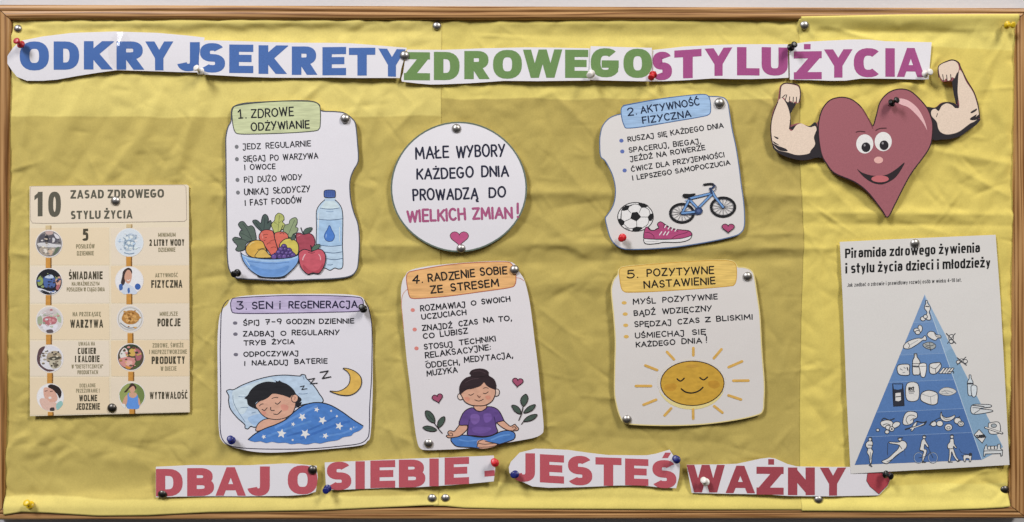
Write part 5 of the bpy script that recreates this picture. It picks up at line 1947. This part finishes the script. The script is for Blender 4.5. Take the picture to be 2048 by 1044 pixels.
item('jogger_picture', 'U', jogger)
item('skier_picture', 'U', skier)
item('cyclist_picture', 'U', cyclist)
item('walker_picture', 'U', walker)
item('dog_picture', 'U', dog)
item('crossed_sweets_picture', 'U', lambda p_: p_.ell(1025, 95, 16, 14, WP, OK_, 6).ell(1080, 90, 18, 15, WP, OK_, 6).ell(1052, 82, 16, 13, WP, OK_, 5).line("1015,60 1090,120", 7, OK_).line("1085,55 1015,118", 6, OK_))


def water(p_):
    sh(p_, "1112,200 1125,200 1128,225 1142,255 1142,290 1140,355 1105,360 1098,290 1098,255 1112,225", '#c3cdd4', 6)
    p_.line("1100,268 1140,268", 13, '#3b3d44', False)
    sh(p_, "1128,288 1172,290 1165,365 1135,368", '#ccd3d8', 6)


item('water_bottle_picture', 'U', water)
item('toothpaste_picture', 'U', lambda p_: sh(p_, "1135,440 1240,435 1285,440 1285,455 1230,462 1200,470 1290,480 1285,495 1140,512", '#c9ccce', 6).line("1140,460 1200,470 1150,508", 5, OK_).line("1140,442 1230,452", 8, OK_))
item('scales_picture', 'U', lambda p_: sh(p_, "1265,595 1280,582 1350,580 1355,660 1275,668", WP, 6).ell(1308, 605, 22, 15, '#9aa3a8', OK_, 5).line("1240,620 1375,665", 18, OK_, False).line("1242,620 1372,663", 9, WP, False))


def sign(p_):
    p_.fill("1150,680 1190,635 1245,695 1215,745", WP, smooth=False).line("1150,680 1190,635 1245,695 1215,745", 6, OK_, False, True)
    p_.hand("CUKIER", 1166, 702, 1236, 698, 18, w=7, hexs='#2a2b30')


item('sugar_bag_picture', 'U', sign)


def sofa(p_):
    p_.shape("1240,765 1250,757 1258,795 1335,793 1340,755 1358,752 1362,790 1378,800 1375,845 1365,850 1362,828 1240,832 1236,850 1226,850 1228,800", '#c9cccd', OK_, 6, smooth=False)
    p_.fill("1262,770 1330,768 1332,792 1262,794", WP, smooth=False).line("1262,770 1330,768", 6, OK_).line("1282,770 1283,793", 8, OK_).line("1312,769 1313,792", 8, OK_).line("1232,808 1372,803", 5, OK_)


item('bed_picture', 'U', sofa)

# ------------------------------------------------------------------ strong heart cut-out
OH = ("440,740 390,675 365,630 335,640 290,655 235,658 160,640 100,610 75,575 62,520 62,450 75,370 105,300 115,230 125,208 150,198 200,203 232,215 242,260 236,310 215,320 185,312 175,330 180,440 "
      "210,440 240,438 290,455 330,440 350,415 365,355 405,305 450,285 500,282 550,300 600,345 640,410 668,455 685,400 710,310 760,255 820,233 880,240 930,275 970,330 990,350 1040,345 1075,318 1110,312 1150,325 1165,320 1150,200 1115,188 "
      "1085,190 1065,160 1055,120 1065,90 1110,68 1145,60 1180,75 1195,110 1230,180 1275,250 1300,330 1312,410 1290,445 1240,480 1200,510 1140,530 1080,535 1030,530 1005,590 960,660 900,740 850,830 800,930 758,1002 720,950 640,850 560,790")
s = Sheet('heart_cutout', OH, '#8c5056', 'red paper heart cut-out with smiling face and flexed muscular arms', 'cut-out', None, 'F', 10.5, 35, lambda t: 2.4 * math.sin(math.pi * t), 'ink')
CH = s
HK = '#2a262a'
SKN = '#dac6b4'
p = Part(s, 'printed_arm', None, 'F')
p.fill("175,470 230,445 290,455 335,442 365,630 335,640 290,655 235,658 160,640 100,610 75,575 120,540 250,500", HK, 'ink')
p.fill("125,290 175,310 185,312 215,320 180,380 180,470", HK, 'ink', False)
p.fill("118,290 122,230 132,212 155,203 195,208 228,222 236,265 230,305 222,318 208,308 196,318 182,305 165,312 150,300 140,285", SKN)
p.fill("128,285 160,330 178,400 172,470 190,482 215,450 245,440 275,455 300,462 325,455 334,475 325,500 318,525 325,565 300,600 285,620 220,628 160,612 110,600 82,575 70,530 66,470 75,390 105,310", SKN)
for a in ("150,300 158,268", "172,312 176,280", "195,315 197,282", "215,312 216,282", "130,285 150,268"):
    p.line(a, 5, HK)
p.fill("75,545 100,560 112,570 85,560", HK).fill("80,515 108,525 100,532", HK).fill("75,560 110,598 160,605 150,590 110,575", HK).line("172,470 180,440 178,420", 5, HK)
p.fill("300,600 330,570 320,525 345,520 362,630 300,640", HK)
p.line("118,290 122,230 132,206 155,198 200,203 232,217 240,265 232,310", 5, HK).line("105,310 75,390 62,460 66,530 78,575", 5, HK)
p.done()
p = Part(s, 'printed_arm', None, 'F')
p.fill("985,345 1040,345 1080,318 1120,312 1170,330 1250,420 1312,410 1290,445 1240,480 1200,510 1140,530 1080,535 1025,530 1020,420", HK)
p.fill("1140,190 1180,130 1185,200 1175,320 1165,325 1150,260", HK, 'ink', False)
p.fill("1062,130 1065,95 1110,74 1145,66 1172,80 1182,115 1170,145 1160,170 1140,165 1130,180 1115,185 1105,172 1090,185 1072,165", SKN)
p.fill("1182,130 1200,135 1225,190 1268,255 1295,335 1303,400 1280,425 1250,440 1230,455 1180,490 1120,505 1080,495 1060,470 1050,430 1020,395 1018,365 1040,352 1062,365 1080,335 1110,320 1140,330 1160,345 1185,340 1175,250", SKN)
for a in ("1090,185 1085,150", "1112,188 1108,152", "1135,180 1132,148", "1160,168 1172,140"):
    p.line(a, 5, HK)
p.fill("1255,370 1290,350 1285,365 1260,378", HK).fill("1250,410 1290,385 1285,400 1305,385 1300,412 1265,420", HK).line("1160,345 1178,340 1170,310", 6, HK).line("1055,380 1048,400", 4, HK)
p.line("1062,165 1056,120 1066,92 1110,69 1145,61 1180,77 1195,112 1230,182 1273,252 1299,332 1308,405", 5, HK)
p.done()
p = Part(s, 'printed_heart', None, 'F')
HP = ("668,455 640,410 600,345 550,302 500,285 450,288 405,308 367,358 347,430 345,500 352,570 365,630 390,675 440,735 560,788 640,850 720,950 758,998 800,925 850,825 900,735 960,655 1005,588 1022,530 1026,450 1015,400 990,345 930,278 "
      "880,243 820,236 760,258 712,312 688,395")
p.fill(HP, '#985c64', 'ink').line(HP, 7, '#2f2226', True, True)
p.line("668,470 640,412 602,348", 5, '#6d3a41')
p.fill("800,300 840,292 890,310 940,355 975,420 992,478 970,440 930,390 880,345 830,325", '#d9aeb0', 'ink')
p.done()
for cx, cy, rot, px_, py_ in ((620, 562, 0, 627, 582), (730, 548, 0, 735, 570)):
    p = Part(s, 'printed_eye', None, 'F')
    p.ell(cx, cy, 51, 57, '#dddad8').ell(px_, py_, 27, 29, '#242226').ell(px_ - 8, py_ - 12, 6, 7, '#8a888a')
    p.done()
Part(s, 'printed_nose', None, 'F').ell(702, 658, 27, 20, '#d9a9a2').done()
p = Part(s, 'printed_mouth', None, 'F')
p.fill("575,712 610,735 680,752 750,745 810,710 858,672 835,720 800,765 750,795 710,803 660,790 610,755", '#2a2226')
p.ell(712, 770, 52, 20, '#b9666b')
p.done()
Part(s, 'printed_eyebrows', None, 'F').line("568,492 590,487 620,490", 6, '#4a2a2f').line("685,482 710,470 748,468", 6, '#4a2a2f').done()

# ------------------------------------------------------------------ thumb tacks and push pins
m, n, b, L = nodes_of('steel')
b.inputs['Base Color'].default_value = (.46, .44, .42, 1)
b.inputs['Metallic'].default_value = 1
t = n.nodes.new('ShaderNodeTexCoord')
z = n.nodes.new('ShaderNodeTexNoise')
z.inputs['Scale'].default_value = 500
r = n.nodes.new('ShaderNodeMapRange')
r.inputs[3].default_value = .28
r.inputs[4].default_value = .55
L.new(t.outputs['Object'], z.inputs['Vector'])
L.new(z.outputs['Fac'], r.inputs[0])
L.new(r.outputs[0], b.inputs['Roughness'])
STEEL = m
m, n, b, L = nodes_of('dark_steel')
b.inputs['Base Color'].default_value = (.13, .12, .11, 1)
b.inputs['Metallic'].default_value = 1
b.inputs['Roughness'].default_value = .38
DSTEEL = m


def lathe(prof, seg=28):
    bm_ = bmesh.new()
    rings = []
    for r_, h_ in prof:
        if r_ < 1e-6:
            rings.append([bm_.verts.new((0, 0, h_ / 1000))])
        else:
            rings.append([bm_.verts.new((r_ / 1000 * math.cos(2 * math.pi * k / seg), r_ / 1000 * math.sin(2 * math.pi * k / seg), h_ / 1000)) for k in range(seg)])
    for a, c in zip(rings, rings[1:]):
        for k in range(seg):
            k2 = (k + 1) % seg
            if len(a) == 1:
                bm_.faces.new((a[0], c[k], c[k2]))
            elif len(c) == 1:
                bm_.faces.new((a[k], c[0], a[k2]))
            else:
                bm_.faces.new((a[k], c[k], c[k2], a[k2]))
    bmesh.ops.recalc_face_normals(bm_, faces=bm_.faces[:])
    return bm_


def height(sheet, px, py):
    return sheet.H(px, py) + sheet.layer if sheet else paper_at(px, py)


# the dome, a rolled rim, and the needle that goes into the cork
TACK = obj('dome', lathe([(0, 3.4), (1.6, 3.25), (3.1, 2.8), (4.5, 1.95), (5.5, .95), (6.0, .25), (5.9, -.05), (5.4, -.1), (0, -.05)]), [STEEL], None, True)
NEED = obj('needle', lathe([(.45, 0), (.42, -5), (0, -8)], 10), [STEEL], None, True)
ptype = {}
first = [True]


def tack(px, py, sheet, label, dark=False, tilt=(0, 0), r_=1.0):
    h_ = height(sheet, px, py) + .15
    o = empty('thumb_tack', world(px, py, h_ / 1000), label, 'thumb tack', 'metal thumb tacks')
    nrm = Vector((tilt[0], -1, tilt[1])).normalized()
    o.rotation_mode = 'QUATERNION'
    o.rotation_quaternion = nrm.to_track_quat('Z', 'Y')
    o.scale = (r_, r_, r_)
    for src in (TACK, NEED):
        if first[0]:
            c = src
        else:
            c = src.copy()
            COL.objects.link(c)
        c.parent = o
        if dark and src is TACK:
            if 'd' not in ptype:
                ptype['d'] = src.data.copy()
                ptype['d'].materials[0] = DSTEEL
            c.data = ptype['d']
    first[0] = False
    return o


PINP = [(0, 16.6), (2.2, 16.6), (3.6, 16.3), (4.25, 15.6), (4.2, 14.9), (3.3, 14.2), (2.5, 13.2), (2.15, 11.6), (2.2, 10), (2.6, 8.6), (3.6, 7.6), (4.7, 7.2),
        (5.1, 6.6), (5.0, 5.9), (4.2, 5.5), (0, 5.4)]
pin_need = bpy.data.meshes.new('needle')
bmn = lathe([(.5, 5.6), (.5, -4), (0, -7)], 10)
bmn.to_mesh(pin_need)
bmn.free()
pin_need.materials.append(STEEL)
PINM = {}


def pin(hx, hy, bx, by, sheet, colour, label, deep=0.0, group='plastic push pins'):
    """the head shows at (hx, hy); the needle enters near (bx, by)"""
    hb = height(sheet, bx, by)
    B = world(bx, by, hb / 1000)
    Hd = world(hx, hy, (hb + 16.5 - deep) / 1000)
    if colour not in PINM:
        bm_ = lathe(PINP)
        me = bpy.data.meshes.new('grip')
        for f_ in bm_.faces:
            f_.smooth = True
        bm_.to_mesh(me)
        bm_.free()
        me.materials.append(mat(colour, 'plastic'))
        PINM[colour] = me
    o = empty('push_pin', B, label, 'push pin', group)
    o.rotation_mode = 'QUATERNION'
    o.rotation_quaternion = (Hd - B).to_track_quat('Z', 'Y')
    for nm, me in (('grip', PINM[colour]), ('needle', pin_need)):
        c = bpy.data.objects.new(nm, me)
        COL.objects.link(c)
        c.parent = o
        if deep:
            c.location = (0, 0, -deep / 1000)
    return o


tack(36, 57, None, 'metal thumb tack in the top left corner of the yellow paper', tilt=(.1, .1), r_=.85)
tack(874, 51, None, 'metal thumb tack above the seam, at the top frame rail', tilt=(.05, .2))
tack(1609, 50, None, 'metal thumb tack at the top left corner of the right yellow sheet')
tack(809, 111, T['zdrowe'], 'metal thumb tack joining the words SEKRETY and ZDROWE', r_=1.05)
tack(690, 237, C1, 'metal thumb tack at the top of the healthy eating card')
tack(913, 257, C0, 'metal thumb tack at the top of the round card')
tack(922, 497, C0, 'metal thumb tack under the pink heart of the round card', r_=.95)
tack(1029, 539, C4, 'metal thumb tack in the orange heading tab of the stress card', tilt=(0, .12))
tack(857, 887, C4, 'metal thumb tack in the bottom corner of the stress card', tilt=(0, -.15))
tack(1439, 206, C2, 'metal thumb tack at the top corner of the physical activity card', r_=1.1)
tack(1495, 553, C5, 'metal thumb tack at the top of the positive attitude card', tilt=(0, -.05))
tack(1254, 839, C5, 'metal thumb tack in the bottom corner of the positive attitude card', tilt=(0, -.05))
tack(231, 402, CP, 'metal thumb tack in the heading of the peach poster', tilt=(0, -.05))
tack(224, 816, CP, 'dull dark thumb tack at the foot of the peach poster', True)
tack(864, 997, None, 'metal thumb tack left of the seam at the bottom edge', tilt=(0, -.05))
tack(891, 997, None, 'metal thumb tack right of the seam at the bottom edge', tilt=(0, -.1))
tack(1637, 999, None, 'metal thumb tack under the word WAŻNY', tilt=(0, .02))
tack(1830, 487, CT, 'metal thumb tack in the title of the pyramid poster', tilt=(0, -.1))
tack(625, 940, T['dbaj'], 'dull dark thumb tack on the letter O of DBAJ O', True)
tack(325, 989, T['dbaj'], 'dull dark thumb tack on the letter D of DBAJ O', True, tilt=(0, -.3))
tack(2009, 980, None, 'dull dark thumb tack in the bottom right corner of the paper', True, tilt=(0, -.2))

RED, WHT, BLK, YEL, BLU = '#c0252c', '#d6d2cc', '#0c0c0e', '#cfae1c', '#1c2366'
pin(31, 80, 48, 94, T['odkryj'], '#a3232e', 'red push pin at the left end of the word ODKRYJ')
pin(389, 133, 408, 148, T['sekrety'], WHT, 'white push pin between the words ODKRYJ and SEKRETY')
pin(1178, 152, 1185, 145, T['go'], WHT, 'white push pin between ZDROWE and GO')
pin(1299, 160, 1309, 145, T['go'], RED, 'red push pin between GO and STYLU')
pin(1590, 88, 1577, 99, T['stylu'], BLK, 'black push pin between the words STYLU and ŻYCIA')
pin(1862, 143, 1844, 151, T['zycia'], WHT, 'white push pin at the right end of the word ŻYCIA')
pin(2030, 50, 2006, 50, None, YEL, 'yellow push pin in the top right corner of the paper')
pin(1797, 198, 1776, 210, CH, BLK, 'black push pin in the red heart cut-out')
pin(466, 549, 480, 544, C1, BLK, 'black push pin in the bottom corner of the healthy eating card')
pin(722, 613, 730, 621, C3, BLK, 'black push pin at the end of the purple heading tab')
pin(459, 876, 466, 884, C3, BLU, 'blue push pin in the bottom corner of the sleep card')
pin(1242, 478, 1247, 473, C2, RED, 'red push pin in the bottom corner of the physical activity card')
pin(50, 1004, 62, 1011, None, YEL, 'yellow push pin in the bottom left corner of the paper', 4)
pin(651, 982, 658, 974, T['siebie'], BLU, 'blue push pin at the start of the word SIEBIE')
pin(987, 922, 992, 928, T['siebie'], RED, 'red push pin above the dash after SIEBIE')
pin(1026, 950, 1033, 948, T['jestes'], BLU, 'blue push pin at the start of the word JESTEŚ')
pin(1350, 916, 1355, 921, T['jestes'], BLU, 'blue push pin on the accent of the word JESTEŚ')
pin(1403, 957, 1415, 967, T['wazny'], WHT, 'white push pin on the letter W of WAŻNY')
pin(1785, 954, 1764, 946, T['wazny'], BLK, 'black push pin in the small heart beside WAŻNY')
